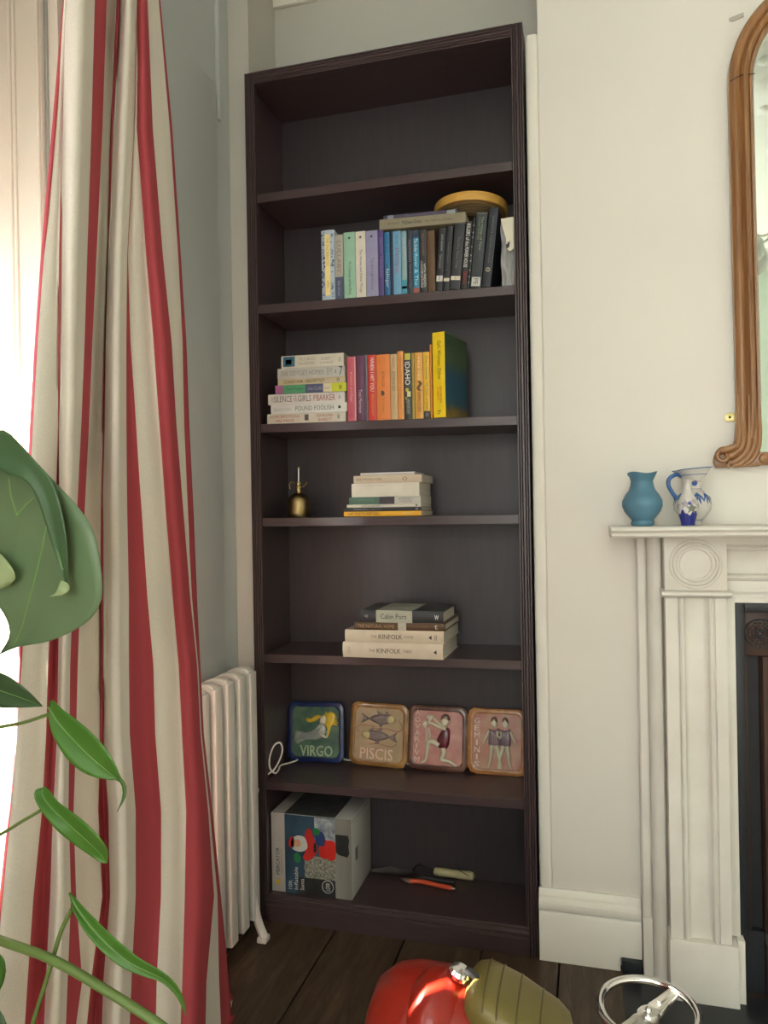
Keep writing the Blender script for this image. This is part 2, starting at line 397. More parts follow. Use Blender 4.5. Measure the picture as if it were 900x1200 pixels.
for i in range(1, 7):
    a, b = SH[i]; t = .025
    x0, x1 = .031, BW-.031
    b_ = MB(); z0, z1 = shz(i, x0), shz(i, x1)
    v = [(x0,0,z0-t),(x1,0,z1-t),(x1,INB-.0005,z1-t),(x0,INB-.0005,z0-t),(x0,0,z0),(x1,0,z1),(x1,INB-.0005,z1),(x0,INB-.0005,z0)]
    b_.add(v, [(0,3,2,1),(4,5,6,7),(0,1,5,4),(1,2,6,5),(2,3,7,6),(3,0,4,7)]).build('shelf', M_CASEH, bc, bevel=.001, bseg=1)
MB().box(.0185, BW-.0185, .017, INB-.0005, .055, .073).build('bottom_shelf', M_CASEH, bc)
pl = [(.016, 0), (-.010, 0), (-.010, .044), (-.005, .047), (-.004, .051), (-.009, .054), (-.010, .058), (-.004, .062), (-.003, .065), (-.007, .068), (-.007, .072), (-.003, .075), (.016, .075)]
MB().prism(pl, BW-SIDE+.006, axis=0, o=SIDE-.004).build('plinth', M_CASEH, bc, smooth=True, angle=30)

# ================================================================== BOOKS
C_ = {}
def cover_mesh(L, T, D, hard):
    c = .0028 if hard else .0011
    b = MB()
    n = 6; bul = .0035 if hard else .0012
    pts = [(D, 0)] ; sp = []
    for k in range(n+1):
        t = k/n; sp.append((-bul*(1-(2*t-1)**2)+bul, t*T))
    out = [(D, 0)]+sp+[(D, T)]
    inn = [(D, T-c), (c+bul, T-c), (c+bul, c), (D, c)]
    b.prism(out+inn, L, axis=0)
    return b
def book(label, group, M, L, T, D, col, hard=False, up=False, texts=(), bands=(), side=None, rough=.45, name='book'):
    """local X = reading direction along the spine, Y = inward, Z = thickness; up: origin at the foot (X runs -L..0)"""
    e = empty(name, label, 'book', group, M=M)
    off = -L if up else 0
    o = cover_mesh(L, T, D, hard).xf(Matrix.Translation((off, 0, 0))).build('cover', col if not isinstance(col, tuple) else paint(*col, rough=rough), e, smooth=True, angle=35)
    i = .003 if hard else .0006; c = .0030 if hard else .0013
    MB().box(off+i, off+L-i, .005, D-(.003 if hard else .0008), c, T-c).build('pages', M_PAGES, e)
    for (u0, u1, v0, v1, cc) in bands:
        MB().box(off+u0*L, off+u1*L, -.0004, .0005, v0*T, v1*T).build('printed_band', paint(*cc, rough=.5), o)
    for (s, u0, u1, v0, v1, cc) in texts:
        lettering(s, o, ink(*cc), off+u0*L, off+u1*L, v0*T, v1*T)
    return e
def vertM(x, y, z, lean=0, yaw=0):
    m = Matrix(((0, 0, 1), (0, 1, 0), (-1, 0, 0))).to_4x4()
    return Matrix.Translation((x, y, z)) @ Matrix.Rotation(yaw, 4, 'Z') @ Matrix.Rotation(lean, 4, 'Y') @ m
def row_book(label, group, sh, pxl, pxr, pyt, pyb, col, lean=0, ys=.003, D=.128, **k):
    mid = (pyt+pyb)/2
    if lean: xl, xr = at(pxl, pyb, 1, ys).x, at(pxr, pyb, 1, ys).x
    else: xl, xr = at(pxl, mid, 1, ys).x, at(pxr, mid, 1, ys).x
    zb = max(shz(sh, xl), shz(sh, xr))+.0006; H = at((pxl+pxr)/2, pyt, 1, ys).z-zb
    T = (xr-xl)-.0004
    if lean:
        a = R(lean); T *= math.cos(a); H = H/math.cos(a)
        org = Vector((xr-.0004-T*math.cos(a), ys, zb+T*math.sin(a)))
        return book(label, group, vertM(*org, a), H, T, D, col, up=True, **k)
    return book(label, group, vertM(xl+.0002, ys, zb), H, T, D, col, up=True, **k)

G2 = 'books standing on the second shelf down'; W_ = (225, 222, 212); K_ = (40, 42, 48)
row_book('hardback with blue and white floral pattern and pale yellow title strip on its spine', G2, 2, 376.5, 391.8, 269.5, 351, (172, 184, 196), hard=True, D=.15,
   bands=[(.06, .94, .3, .68, (238, 214, 140))]+[(u, u+.012+.014*random.random(), v, v+.07+.07*random.random(), random.choice(((58, 76, 118), (84, 104, 146), (120, 140, 168)))) for u, v in [(random.uniform(.0, .96), random.choice((random.uniform(.0, .2), random.uniform(.7, .87)))) for _ in range(64)]],
   texts=[('THE ENCHANTED', .1, .52, .38, .6, (190, 160, 90)), ('APRIL', .72, .84, .38, .6, (190, 160, 90))])
row_book('short greige book with slate blue lower quarter, between the floral hardback and the mint one', G2, 2, 392.6, 402.2, 275, 350, (168, 162, 150), bands=[(.66, 1, 0, 1, (70, 80, 105))],
   texts=[('LULLABY', .1, .6, .25, .75, (130, 120, 110)), ('leila slimani', .72, .95, .3, .7, (150, 155, 165))])
row_book('mint green paperback with small black emblem near the top of its spine', G2, 2, 402.8, 416.4, 272, 349.2, (146, 186, 160), texts=[('Mrs Dalloway and her Party', .45, .95, .35, .65, (60, 80, 70)), ('♦', .07, .11, .4, .62, (40, 50, 48))])
row_book('cream white paperback between the mint green and the lilac one', G2, 2, 416.8, 428.6, 271, 348, (212, 205, 192), texts=[('The Waves and Other Things', .28, .93, .35, .65, (95, 90, 90)), ('♦', .07, .11, .38, .64, (50, 50, 50))])
row_book('wide lilac paperback with faint grey title', G2, 2, 429, 442.8, 270, 346.5, (150, 146, 178), texts=[('To the Lighthouse', .42, .9, .36, .64, (92, 90, 120)), ('♦', .07, .11, .38, .62, (50, 50, 60))])
row_book('thin dark violet paperback to the right of the lilac one', G2, 2, 443.2, 449.6, 269, 345.5, (84, 68, 128), texts=[('ORLANDO  A BIOGRAPHY', .12, .72, .3, .7, (140, 128, 180))])
row_book('strong blue paperback with a white handwritten title', G2, 2, 450.4, 457, 272, 345, (34, 104, 152), texts=[('Salinger', .58, .88, .15, .85, (205, 225, 235)), ('For Esme', .2, .5, .3, .7, (80, 150, 190))])
row_book('plain navy book with no visible title, next to the strong blue one', G2, 2, 457.4, 460.2, 271, 344.5, (30, 38, 62))
row_book('sky blue paperback with a reddish author name', G2, 2, 460.6, 470, 270.5, 344, (112, 164, 198), texts=[('ATWOOD', .26, .56, .25, .75, (150, 70, 90)), ('& cat', .58, .66, .25, .75, (190, 90, 90)), ('MARGARET', .06, .22, .35, .65, (80, 120, 150))])
row_book('pale teal paperback with a darker foot, to the right of the sky blue one', G2, 2, 470.4, 476.6, 270.5, 343, (138, 170, 178), bands=[(.78, 1, 0, 1, (70, 150, 175)), (.88, .92, 0, 1, (40, 60, 80))], texts=[('THE SUMMER HOUSE', .1, .7, .3, .7, (185, 190, 185))])
row_book('dark navy paperback with a small pale title, left of the turquoise one', G2, 2, 477, 483.4, 269.5, 342, (46, 50, 66), texts=[('TONI MORRISON', .15, .5, .3, .7, (150, 145, 155)), ('The Bluest Eye', .54, .92, .3, .7, (125, 125, 135))])
row_book('turquoise paperback with bold white title and brick-coloured foot', G2, 2, 483.8, 491.2, 269.5, 341.5, (44, 132, 168), bands=[(0, .12, 0, 1, (40, 52, 76)), (.92, 1, 0, 1, (156, 92, 80))], texts=[('The Amber', .14, .36, .25, .8, (230, 235, 235)), ('River & The', .38, .88, .25, .8, (190, 225, 235))])
row_book('charcoal paperback with bold two-line white title in its lower half', G2, 2, 491.7, 500.4, 269, 340.8, (50, 48, 50), texts=[('CONVERSATIONS', .5, .93, .12, .42, (226, 224, 218)), ('WITH FRIENDS', .54, .92, .52, .82, (226, 224, 218)), ('SALLY ROONEY', .06, .42, .34, .66, (140, 110, 90))])
row_book('brown book with a worn wood-like cover, before the leaning black paperbacks', G2, 2, 500.9, 509.6, 270, 339.5, mat('worn_brown_cover', (.10, .055, .025), .6, scale=30, col2=(.15, .085, .04), stretch=(.3, 4, 4)))
G2b = 'black paperbacks leaning right on the second shelf down'
tag_ = [(.85, .91, .05, .95, (222, 218, 205))]
row_book('leaning black paperback with a square white label, leftmost of the leaning books', G2b, 2, 510.2, 518.2, 268, 338.5, (34, 37, 42), lean=4.6, bands=[(.76, .85, .04, .96, (216, 214, 206))], texts=[('JAMES BALDWIN', .1, .36, .3, .66, (178, 180, 182)), ('Giovanni', .42, .64, .3, .66, (170, 172, 175)), ('b', .78, .83, .35, .65, (30, 30, 30))])
row_book('leaning black paperback with a thin cream label, second of the leaning books', G2b, 2, 518.6, 526.2, 266, 337.5, (36, 38, 44), lean=4.9, bands=[(.81, .86, .04, .96, (220, 212, 190))], texts=[('Another Country  J. B.', .25, .7, .32, .62, (128, 128, 128))])
row_book('wide leaning black paperback with an orange-marked cream label and pale top edge', G2b, 2, 526.7, 538.8, 263, 336, (44, 46, 50), lean=5.9, bands=[(.80, .86, .04, .96, (222, 214, 194)), (.82, .845, .42, .56, (200, 120, 60)), (0, .012, 0, 1, (120, 124, 124))], texts=[('The Fire Next Time', .2, .68, .38, .62, (125, 125, 122))])
row_book('leaning black paperback with large bold white title and red lower lettering', G2b, 2, 539.3, 546.6, 261, 335, (26, 27, 30), lean=6.1, texts=[('KILLERS of the', .03, .36, .2, .8, (232, 232, 228)), ('POWER HOUSE', .38, .68, .2, .8, (232, 232, 228)), ('GRANN', .74, .93, .3, .8, (170, 50, 52))])
row_book('thin leaning black book flecked with white, right of the bold-titled one', G2b, 2, 547, 550, 256, 334, (40, 40, 42), lean=6.2, bands=[(u, u+.02, .2, .8, (150, 150, 150)) for u in (.1, .2, .27, .4, .52, .6, .73, .82, .9)])
row_book('wide leaning dark slate paperback with green title and a white label at its foot', G2b, 2, 550.6, 563.4, 251, 333.6, (48, 54, 58), lean=6.3, bands=[(.86, .98, .1, .9, (200, 200, 194)), (0, .01, 0, 1, (130, 132, 134))], texts=[('JULIAN BARNES', .05, .36, .2, .42, (120, 140, 110)), ('The Noise of Time', .05, .5, .5, .72, (150, 165, 130)), ('PE', .88, .96, .3, .7, (60, 60, 60))])
bk = row_book('tallest leaning black paperback with a round cream seal low on its spine', G2b, 2, 564.2, 574.6, 245, 332.5, (32, 37, 48), lean=7.0, D=.15, texts=[('JAMES JOYCE  A portrait of the artist', .1, .7, .38, .62, (125, 128, 118))])
MB().lathe([(.0058, 0), (.0058, .0005)], 20).xf(Matrix.Translation((-.22*.208, -.0002, .0118)) @ Matrix.Rotation(R(90), 4, 'X')).build('seal', paint(186, 178, 140), bk)
MB().lathe([(.0040, 0), (.0040, .0008)], 20).xf(Matrix.Translation((-.22*.208, -.0002, .0118)) @ Matrix.Rotation(R(90), 4, 'X')).build('seal_centre', paint(92, 92, 84), bk)
# plastic wrapped paper bundle
pb = empty('paper_bundle', 'grey plastic-wrapped paper bundle with torn white sheet, right end of second shelf', 'bundle', loc=at(596, 331, 1, .01))
pb.location.z = shz(2, .75)
def crumple(x0, x1, y0, y1, z0, z1, amp, nx=7, nz=18, seed=0):
    rows = []
    for j in range(nz+1):
        r = []
        for (a, b) in [(x0+(x1-x0)*i/nx, y0) for i in range(nx+1)]+[(x1, y1)]+[(x0, y1)]:
            z = z0+(z1-z0)*j/nz; d = noise.noise(Vector((a*60+seed, b*9, z*22)))*amp
            r.append((a+(d if i else 0)*.3, b+(d if b == y0 else 0), z))
        rows.append(r)
    b = MB().grid(rows, closed=True)
    n = len(rows[0]); b.f.append(tuple(range(n))); b.mi.append(0); b.f.append(tuple(nz*n+k for k in range(n))); b.mi.append(0)
    return b
crumple(-.018, .0165, 0, .12, .0008, .178, .010, seed=3).build('wrapping', mat('plastic_film', (.25, .255, .26), .18, scale=50, col2=(.36, .36, .36), stretch=(2, 2, .3), bump=.4), pb, smooth=True, angle=60)
MB().prism([(-.017, .179), (.0165, .181), (.0165, .098), (.006, .090), (-.002, .098), (-.004, .125), (-.011, .150)], .002, axis=1, o=-.004).xf(Matrix.Translation((0, -.004, 0))).build('torn_sheet', paint(222, 216, 196), pb)
MB().prism([(-.003, .098), (.004, .102), (.007, .120), (.003, .113), (.001, .118), (-.001, .110), (-.004, .110)], .0, axis=1, o=-.0006).xf(Matrix.Translation((0, -.0082, 0))).build('printed_mark', ink(28, 28, 30), pb)

# books lying on top of the row
def flat_book(label, group, p_l, p_r, zbase, T, D, col, ys=.003, yaw=0, tilt=0, **k):
    """p_l,p_r: pixel x of the spine's ends near its middle height"""
    xl = at(p_l[0], p_l[1], 1, ys).x; xr = at(p_r[0], p_r[1], 1, ys).x
    L = (xr-xl)/math.cos(yaw)/math.cos(tilt)
    M = Matrix.Translation((xl, ys, zbase)) @ Matrix.Rotation(yaw, 4, 'Z') @ Matrix.Rotation(-tilt, 4, 'Y')
    return book(label, group, M, L, T, D, col, **k)
GT = 'books lying flat on top of the second shelf row'
zt0 = at(446, 269.0, 1, -.004).z; zt1 = at(545, 260, 1, -.004).z
x0 = at(444.5, 263, 1, -.004).x; x1 = at(545, 255, 1, -.004).x
tl = math.atan2(zt1-zt0, x1-x0)
flat_book('beige book lying flat across the tops of the blue and black standing books', GT, (444.5, 263), (545, 254), zt0, .0272, .13, (142, 134, 112), ys=-.004, tilt=tl,
    texts=[('Sandpiper', .1, .24, .3, .68, (105, 98, 80)), ('McEwen Grace', .27, .50, .3, .7, (60, 58, 50)), ('from Tomorrow to Elsewhere', .54, .86, .32, .62, (96, 90, 74))], rough=.6)
flat_book('thin purple-grey book lying on top of the beige flat book', GT, (449, 254), (536, 246), zt0+.0282+.005*math.tan(tl)*0+(.012*math.sin(tl)), .0125, .12, (78, 70, 92), ys=.004, tilt=tl,
    bands=[(.06, .14, .1, .9, (132, 138, 150)), (.86, .97, .1, .9, (150, 158, 160))], texts=[('The Unbearable Weight', .3, .75, .25, .75, (112, 104, 128))])
# round basket tray
tx = at(549, 240, 1, .10); zb = at(545, 246, 1, .03).z+.006
tr = empty('round_tray', 'round shallow woven tray with a honey-yellow bentwood rim lying on the books', 'tray', M=Matrix.Translation((tx.x+.004, .107, zb)) @ Matrix.Rotation(R(1.5), 4, 'Y') @ Matrix.Rotation(R(-4), 4, 'X'))
rad = .103
MB().lathe([(rad-.004, .0), (rad, .0), (rad+.001, .012), (rad, .024), (rad-.004, .024), (rad-.0045, .012), (rad-.004, .0)], 64).build('rim', mat('yellow_bentwood', (.60, .33, .06), .4, scale=20, col2=(.70, .40, .09), stretch=(1, 1, 6)), tr, smooth=True)
MB().lathe([(.001, -.004), (.03, -.0045), (.06, -.003), (rad-.0045, .004), (rad-.0045, .008), (.001, .003)], 48).build('woven_base', mat('woven_cane', (.20, .13, .06), .8, scale=90, col2=(.32, .22, .11), bump=.8), tr, smooth=True)
for k in range(9):
    rr = .022+.009*k
    MB().tube([(rr*math.cos(2*math.pi*i/40), rr*math.sin(2*math.pi*i/40), -.006+.009*(rr/rad)**3) for i in range(40)], .0022, 6, closed=True).build('cane_ring', mat('cane', (.24, .16, .075), .7), tr, smooth=True)
tr.location.y = .112; tr.location.z += .006

G3 = 'books standing on the third shelf down'
row_book('dusty pink hardback at the left end of the standing row beside the stack', G3, 3, 407, 417.2, 418, 494.3, (186, 84, 98), bands=[(0, 1, .85, 1, (214, 150, 150))], texts=[('Breasts and Eggs', .24, .7, .3, .6, (222, 160, 165)), ('p', .9, .94, .35, .6, (140, 50, 60))])
row_book('plum purple paperback with white handwritten lettering', G3, 3, 417.6, 426.8, 416.8, 494, (96, 48, 78), texts=[('Toni Morrison', .52, .88, .3, .7, (214, 190, 204)), ('BELOVED', .16, .46, .35, .65, (120, 72, 100))])
row_book('thin grey-mauve striped paperback between the plum and the red books', G3, 3, 427.1, 430.9, 416, 493.8, (110, 94, 108), bands=[(0, 1, .35, .55, (70, 56, 74))])
row_book('red paperback with bold white title and orange subtitle down its spine', G3, 3, 431.3, 441, 415.8, 493.6, (200, 58, 44), texts=[('WHEN I HIT YOU', .04, .56, .3, .74, (240, 232, 222)), ('MEENA KANDASAMY', .6, .93, .35, .7, (236, 150, 70))])
rb = row_book('wide orange paperback with a small dark bird figure at mid spine', G3, 3, 441.4, 457.2, 415.3, 492.8, (222, 128, 58), texts=[('ATWOOD', .26, .5, .38, .6, (150, 88, 50)), ('The Testament', .66, .88, .42, .58, (170, 100, 50))])
MB().prism([(-.082, .018), (-.074, .023), (-.068, .021), (-.066, .015), (-.073, .012), (-.080, .013)], -.0003, axis=1, o=-.0009).build('printed_bird', ink(80, 62, 50), rb)
row_book('beige paperback with a large grey surname, next to the wide orange one', G3, 3, 457.6, 465.6, 415, 492.2, (200, 168, 124), texts=[('MARGARET', .05, .22, .35, .65, (140, 118, 90)), ('ATWOOD', .26, .56, .25, .75, (88, 80, 70)), ('Alias Grace', .64, .84, .35, .65, (170, 140, 100))])
row_book('slightly taller apricot orange paperback between the beige and the dark floral one', G3, 3, 466, 473, 411.5, 491.6, (222, 148, 74), texts=[('BARBARA KINGSOLVER', .1, .48, .35, .65, (176, 104, 50)), ('Flight Behaviour', .5, .86, .35, .65, (190, 110, 60))])
row_book('dark paperback with yellow blossoms and a big white IDAHO title', G3, 3, 473.6, 482, 414, 491, (50, 54, 50), bands=[(0, .1, .1, .9, (196, 184, 70)), (.53, .58, .2, .6, (200, 190, 80)), (.58, .66, .4, .9, (214, 208, 150)), (.66, .7, .1, .4, (150, 150, 60))], texts=[('IDAHO', .13, .48, .15, .85, (238, 236, 226)), ('EMILY RUSKOVICH', .7, .92, .3, .7, (190, 190, 170))])
row_book('thin mustard paperback right of the dark IDAHO spine', G3, 3, 482.4, 485.8, 413.6, 490.6, (172, 146, 70), texts=[('the little friend', .15, .7, .25, .75, (140, 112, 50))])
row_book('amber paperback with white upper title, thin curved line and dark lower lettering', G3, 3, 486.2, 495.8, 413, 490.4, (216, 158, 66), texts=[('PALE FIRE', .07, .42, .35, .6, (240, 220, 170)), ('DEMO COPY', .6, .9, .3, .66, (72, 58, 40)), ('~', .43, .58, .2, .9, (100, 76, 40))])
row_book('golden yellow paperback with a black foot, right of the amber one', G3, 3, 496.2, 503.7, 412.4, 489.8, (226, 178, 50), bands=[(.89, 1, 0, 1, (48, 44, 44))], texts=[('Ottessa Moshfegh', .05, .42, .35, .65, (110, 88, 40)), ('My Year of Rest', .46, .86, .35, .65, (120, 98, 50)), ('G', .92, .97, .3, .7, (180, 180, 180))])
row_book('thin orange book standing taller, tucked behind the bright yellow one', G3, 3, 504.1, 506.4, 403.5, 489.6, (226, 146, 62))
# Girl, Woman, Other: yellow spine, painted cover turned a little
ys = -.004; a0 = at(507.2, 440, 1, ys); a1 = at(522.8, 440, 1, ys)
yb = R(-13); T = (a1.x-a0.x)*.985; zb_ = shz(3, a0.x)+.0006; H = at(514, 389.5, 1, ys).z-zb_
def girl_cover():
    m = bpy.data.materials.new('painted_cover'); t, N, L, P = nodes(m); tc = N.new('ShaderNodeTexCoord')
    n = N.new('ShaderNodeTexNoise'); n.inputs['Scale'].default_value = 30; n.inputs['Detail'].default_value = 6; L.new(tc.outputs['Object'], n.inputs[0])
    sx = N.new('ShaderNodeSeparateXYZ'); L.new(tc.outputs['Object'], sx.inputs[0])
    a = N.new('ShaderNodeMath'); a.operation = 'MULTIPLY_ADD'; a.inputs[1].default_value = .06; L.new(n.outputs[0], a.inputs[0]); L.new(sx.outputs[0], a.inputs[2])
    mr = N.new('ShaderNodeMapRange'); mr.inputs[1].default_value = -H+.03; mr.inputs[2].default_value = .03; L.new(a.outputs[0], mr.inputs[0])
    r = N.new('ShaderNodeValToRGB'); e = r.color_ramp.elements; r.color_ramp.interpolation = 'LINEAR'
    e[0].position = 0; e[0].color = (.05, .09, .05, 1); e[1].position = 1; e[1].color = (.30, .20, .05, 1)
    for p_, c in ((.3, (.08, .13, .06)), (.42, (.05, .10, .12)), (.5, (.03, .09, .15)), (.82, (.04, .11, .15)), (.9, (.22, .15, .05))): x = e.new(p_); x.color = (*c, 1)
    L.new(mr.outputs[0], r.inputs[0]); L.new(r.outputs[0], P.inputs['Base Color']); P.inputs['Roughness'].default_value = .4
    return m
g = book('tall bright yellow book with painted green and blue cover, ending the third shelf row', G3, vertM(a0.x, ys, zb_, 0, yb), H, T, .155, (242, 208, 26), up=True,
    texts=[('Girl, Woman, Other', .1, .56, .36, .70, (84, 76, 30)), ('BERNARDINE', .64, .83, .56, .72, (206, 74, 40)), ('EVARISTO', .65, .80, .32, .48, (206, 74, 40)), ('h', .92, .96, .35, .65, (120, 110, 40))])
MB().box(-H+.0005, -.0005, .001, .1545, T-.0002, T+.0005).build('cover_picture', girl_cover(), g)

# horizontal stack on shelf 3
GS = 'stacked paperbacks lying at the left of the third shelf'
def stack(sh, items, group, ys, D=.128, gap=.0004):
    """items from the bottom up: (label, pxl, pxr, py_bottom, py_top, colour, dict)"""
    z = shz(sh, .1)+.0008
    for (label, pl_, pr_, b_, t_, col, k) in items:
        pxm = (pl_+pr_)/2; T = at(pxm, t_, 1, ys).z-at(pxm, b_, 1, ys).z
        kk = dict(k); y_ = ys+kk.pop('dy', 0); dd = kk.pop('D', D); yaw = kk.pop('yaw', 0)
        flat_book(label, group, (pl_, (b_+t_)/2), (pr_, (b_+t_)/2), z, T-gap, dd, col, ys=y_, yaw=yaw, tilt=SHT[sh], **kk)
        z += T
SHT = {i: math.atan2(SH[i][1]-SH[i][0], .737) for i in SH}
stack(3, [
 ('cream paperback with red title and dark head drawing, bottom of third shelf stack', 313, 405, 496.6, 484.8, (196, 188, 172), dict(texts=[('HOW EMOTIONS', .04, .42, .56, .84, (160, 60, 60)), ('ARE MADE', .11, .35, .14, .42, (160, 60, 60)), ('LISA FELDMAN', .64, .84, .56, .84, (150, 60, 60)), ('BARRETT', .66, .83, .14, .42, (150, 60, 60)), ('88', .9, .925, .3, .75, (50, 50, 50))], bands=[(.485, .535, .25, .85, (80, 66, 70))])),
 ('white paperback with large grey title POUND FOOLISH, second from the bottom', 317.3, 406.5, 484.5, 473.8, (204, 202, 196), dict(texts=[('WILLIAM GUINN', .03, .28, .3, .6, (160, 160, 160)), ('POUND FOOLISH', .33, .83, .25, .75, (96, 98, 104)), ('■', .89, .92, .35, .65, (40, 40, 40))])),
 ('white paperback with brown and red title THE SILENCE OF THE GIRLS', 314, 404, 473.5, 461.0, (202, 196, 190), dict(texts=[('THE', .035, .075, .28, .74, (150, 110, 100)), ('SILENCE', .08, .32, .22, .8, (98, 84, 84)), ('OF\nTHE', .335, .385, .25, .8, (150, 80, 80)), ('GIRLS', .395, .57, .22, .8, (98, 84, 84)), ('P', .60, .63, .25, .78, (170, 60, 60)), ('BARKER', .64, .88, .22, .8, (150, 76, 70)), ('A', .92, .95, .3, .7, (90, 90, 90))])),
 ('paperback with pink, green, navy, cream and lime colour blocks along its spine', 322.7, 405.8, 460.8, 450.6, (90, 88, 120), dict(bands=[(0, .11, 0, 1, (150, 88, 132)), (.11, .43, 0, 1, (72, 140, 98)), (.43, .68, 0, 1, (76, 78, 108)), (.68, .80, 0, 1, (206, 196, 160)), (.80, 1, 0, 1, (186, 190, 30))], texts=[('Ann Morgan', .16, .40, .3, .7, (44, 92, 64)), ('the Collector', .46, .78, .3, .7, (140, 140, 150)), ('88', .9, .94, .25, .75, (40, 40, 30))])),
 ('slim tan-cream paperback with black title, fifth from the bottom', 325.5, 404.3, 450.3, 443.2, (186, 170, 138), dict(texts=[('LE GRAND CAHIER', .1, .38, .25, .75, (60, 50, 42)), ('LEILA MOTTLEY', .42, .70, .25, .78, (50, 42, 38)), ('o', .88, .92, .2, .8, (30, 30, 30))])),
 ('pale grey paperback with faint title and black mark at its right end', 325, 403.8, 443, 430.4, (178, 174, 166), dict(texts=[('THE ODYSSEY HOMER', .05, .70, .28, .74, (128, 126, 124)), ('EM', .74, .82, .2, .85, (140, 138, 136)), ('a', .86, .88, .35, .65, (60, 60, 60)), ('7', .92, .97, .1, .95, (60, 56, 80))])),
 ('ivory paperback with a teal picture on its spine, topmost of the third shelf stack', 329.5, 402.5, 430.2, 415.5, (196, 190, 174), dict(texts=[('TROUBLED', .28, .55, .54, .8, (150, 140, 130)), ('DAUGHTERS', .28, .54, .2, .44, (140, 130, 120)), ('ROBERT', .65, .80, .5, .74, (140, 130, 120)), ('J. WALLIS', .63, .83, .16, .4, (140, 130, 120)), ('I', .935, .945, .3, .65, (70, 70, 70))], bands=[(.03, .22, .12, .92, (40, 92, 112)), (.07, .17, .3, .7, (110, 160, 170))])),
], GS, .003)

# stack on shelf 4
G4 = 'books stacked flat on the fourth shelf down'
stack(4, [
 ('bright yellow paperback at the bottom of the fourth shelf stack', 403, 494, 605.8, 600.0, (226, 172, 40), dict(texts=[('LAST STOP TO PORT BOU', .06, .46, .25, .8, (70, 50, 20)), ('c', .76, .9, .3, .7, (214, 190, 120))], bands=[], D=.15)),
 ('black paperback with small pale title lying directly on the yellow one', 404.3, 493.5, 599.7, 595.3, (42, 44, 50), dict(texts=[('MARGARET LEAVITT', .12, .5, .3, .7, (140, 140, 140)), ('o', .93, .96, .2, .8, (190, 190, 190))], D=.14)),
 ('slim white paperback between the black and the green-ended one', 406.5, 493, 595.1, 591.2, (206, 202, 188), dict(texts=[('A LITTLE HISTORY', .2, .46, .25, .75, (70, 70, 70)), ('●', .93, .96, .25, .75, (60, 60, 60))], D=.14)),
 ('paperback whose spine is green, dark picture and white in three blocks', 409, 493, 591, 582.4, (196, 194, 184), dict(bands=[(0, .43, 0, 1, (76, 108, 92)), (.43, .64, 0, 1, (62, 54, 60))], texts=[('WHISTLER', .14, .36, .5, .8, (100, 140, 120)), ('SUPERBLY', .70, .9, .55, .8, (90, 90, 90)), ('LONDON', .72, .88, .2, .45, (90, 90, 90))])),
 ('thick plain white book in the middle of the fourth shelf stack', 412, 491.3, 582.1, 566.0, (214, 208, 194), dict(texts=[('A DIARY OF WILLIAM HOMER', .06, .5, .8, .88, (190, 182, 168)), ('PAPERS', .76, .95, .8, .88, (190, 182, 168))], D=.15)),
 ('beige paperback with small oval emblem near the right end of its spine', 414.3, 494.3, 565.2, 556.0, (202, 186, 162), dict(texts=[('NANCY MITFORD STORIES', .04, .42, .35, .65, (120, 90, 70)), ('O', .72, .79, .25, .75, (120, 60, 40))], D=.15)),
 ('thinnest white booklet on top of the fourth shelf stack', 422.3, 486, 555.8, 552.6, (204, 202, 198), dict(D=.12)),
], G4, .003, D=.14)

# stack on shelf 5
G5 = 'large hardbacks stacked on the fifth shelf down'
ya = -.012
stack(5, [
 ('thick cream hardback titled THE KINFOLK TABLE at the bottom of its stack', 401.6, 519.6, 768.8, 750.8, (212, 198, 178), dict(hard=True, D=.205, yaw=R(-1.5), texts=[('THE', .27, .33, .4, .58, (120, 100, 90)), ('KINFOLK', .35, .59, .34, .64, (70, 56, 52)), ('TABLE', .61, .70, .4, .58, (120, 100, 90)), ('◄', .91, .94, .34, .62, (24, 22, 24)), ('IIII', .05, .08, .25, .75, (180, 160, 130))])),
 ('cream hardback titled THE KINFOLK HOME, second from the bottom', 404.2, 520.8, 750.4, 735.4, (208, 194, 172), dict(hard=True, D=.208, yaw=R(-1.5), texts=[('THE', .27, .33, .4, .6, (120, 100, 90)), ('KINFOLK', .35, .59, .32, .68, (70, 56, 52)), ('HOME', .61, .70, .4, .6, (120, 100, 90)), ('◄', .85, .88, .34, .66, (24, 22, 24)), ('II', .91, .93, .3, .7, (120, 110, 100))])),
 ('brown hardback titled THE NATURAL HOME with a white picture block on its spine', 415.3, 522, 735.1, 725.9, (92, 70, 50), dict(hard=True, D=.20, yaw=R(-1.5), bands=[(.49, .58, .02, .98, (186, 180, 164))], texts=[('THE NATURAL HOME', .04, .45, .26, .76, (170, 140, 104)), ('HANS BLOMQUIST', .62, .82, .35, .68, (128, 96, 66)), ('t', .89, .92, .25, .8, (220, 210, 190))])),
], G5, ya)
zk = shz(5, .1)+.0008
for b_, t_, pl_, pr_ in ((768.8, 750.8, 401.6, 519.6), (750.4, 735.4, 404.2, 520.8), (735.1, 725.9, 415.3, 522)): zk += at((pl_+pr_)/2, t_, 1, ya).z-at((pl_+pr_)/2, b_, 1, ya).z
Tk = at(470, 711.5, 1, ya).z-at(470, 725.7, 1, ya).z
cpb = flat_book('charcoal hardback with a wide grey title band, topmost on the fifth shelf', G5, (422.3, 718), (519.5, 718), zk+.0005, Tk, .165, (54, 55, 58), ys=ya+.002, yaw=R(-1.5), hard=True,
   bands=[(.195, .635, 0, 1.001, (172, 172, 156))], texts=[('Cabin Porn', .25, .565, .3, .72, (44, 44, 42)), ('◄', .04, .09, .35, .65, (120, 120, 120)), ('w', .90, .95, .3, .7, (220, 220, 220))])
Lc = .24
Lk = (at(519.5, 718, 1, ya+.002).x-at(422.3, 718, 1, ya+.002).x)/math.cos(R(1.5))
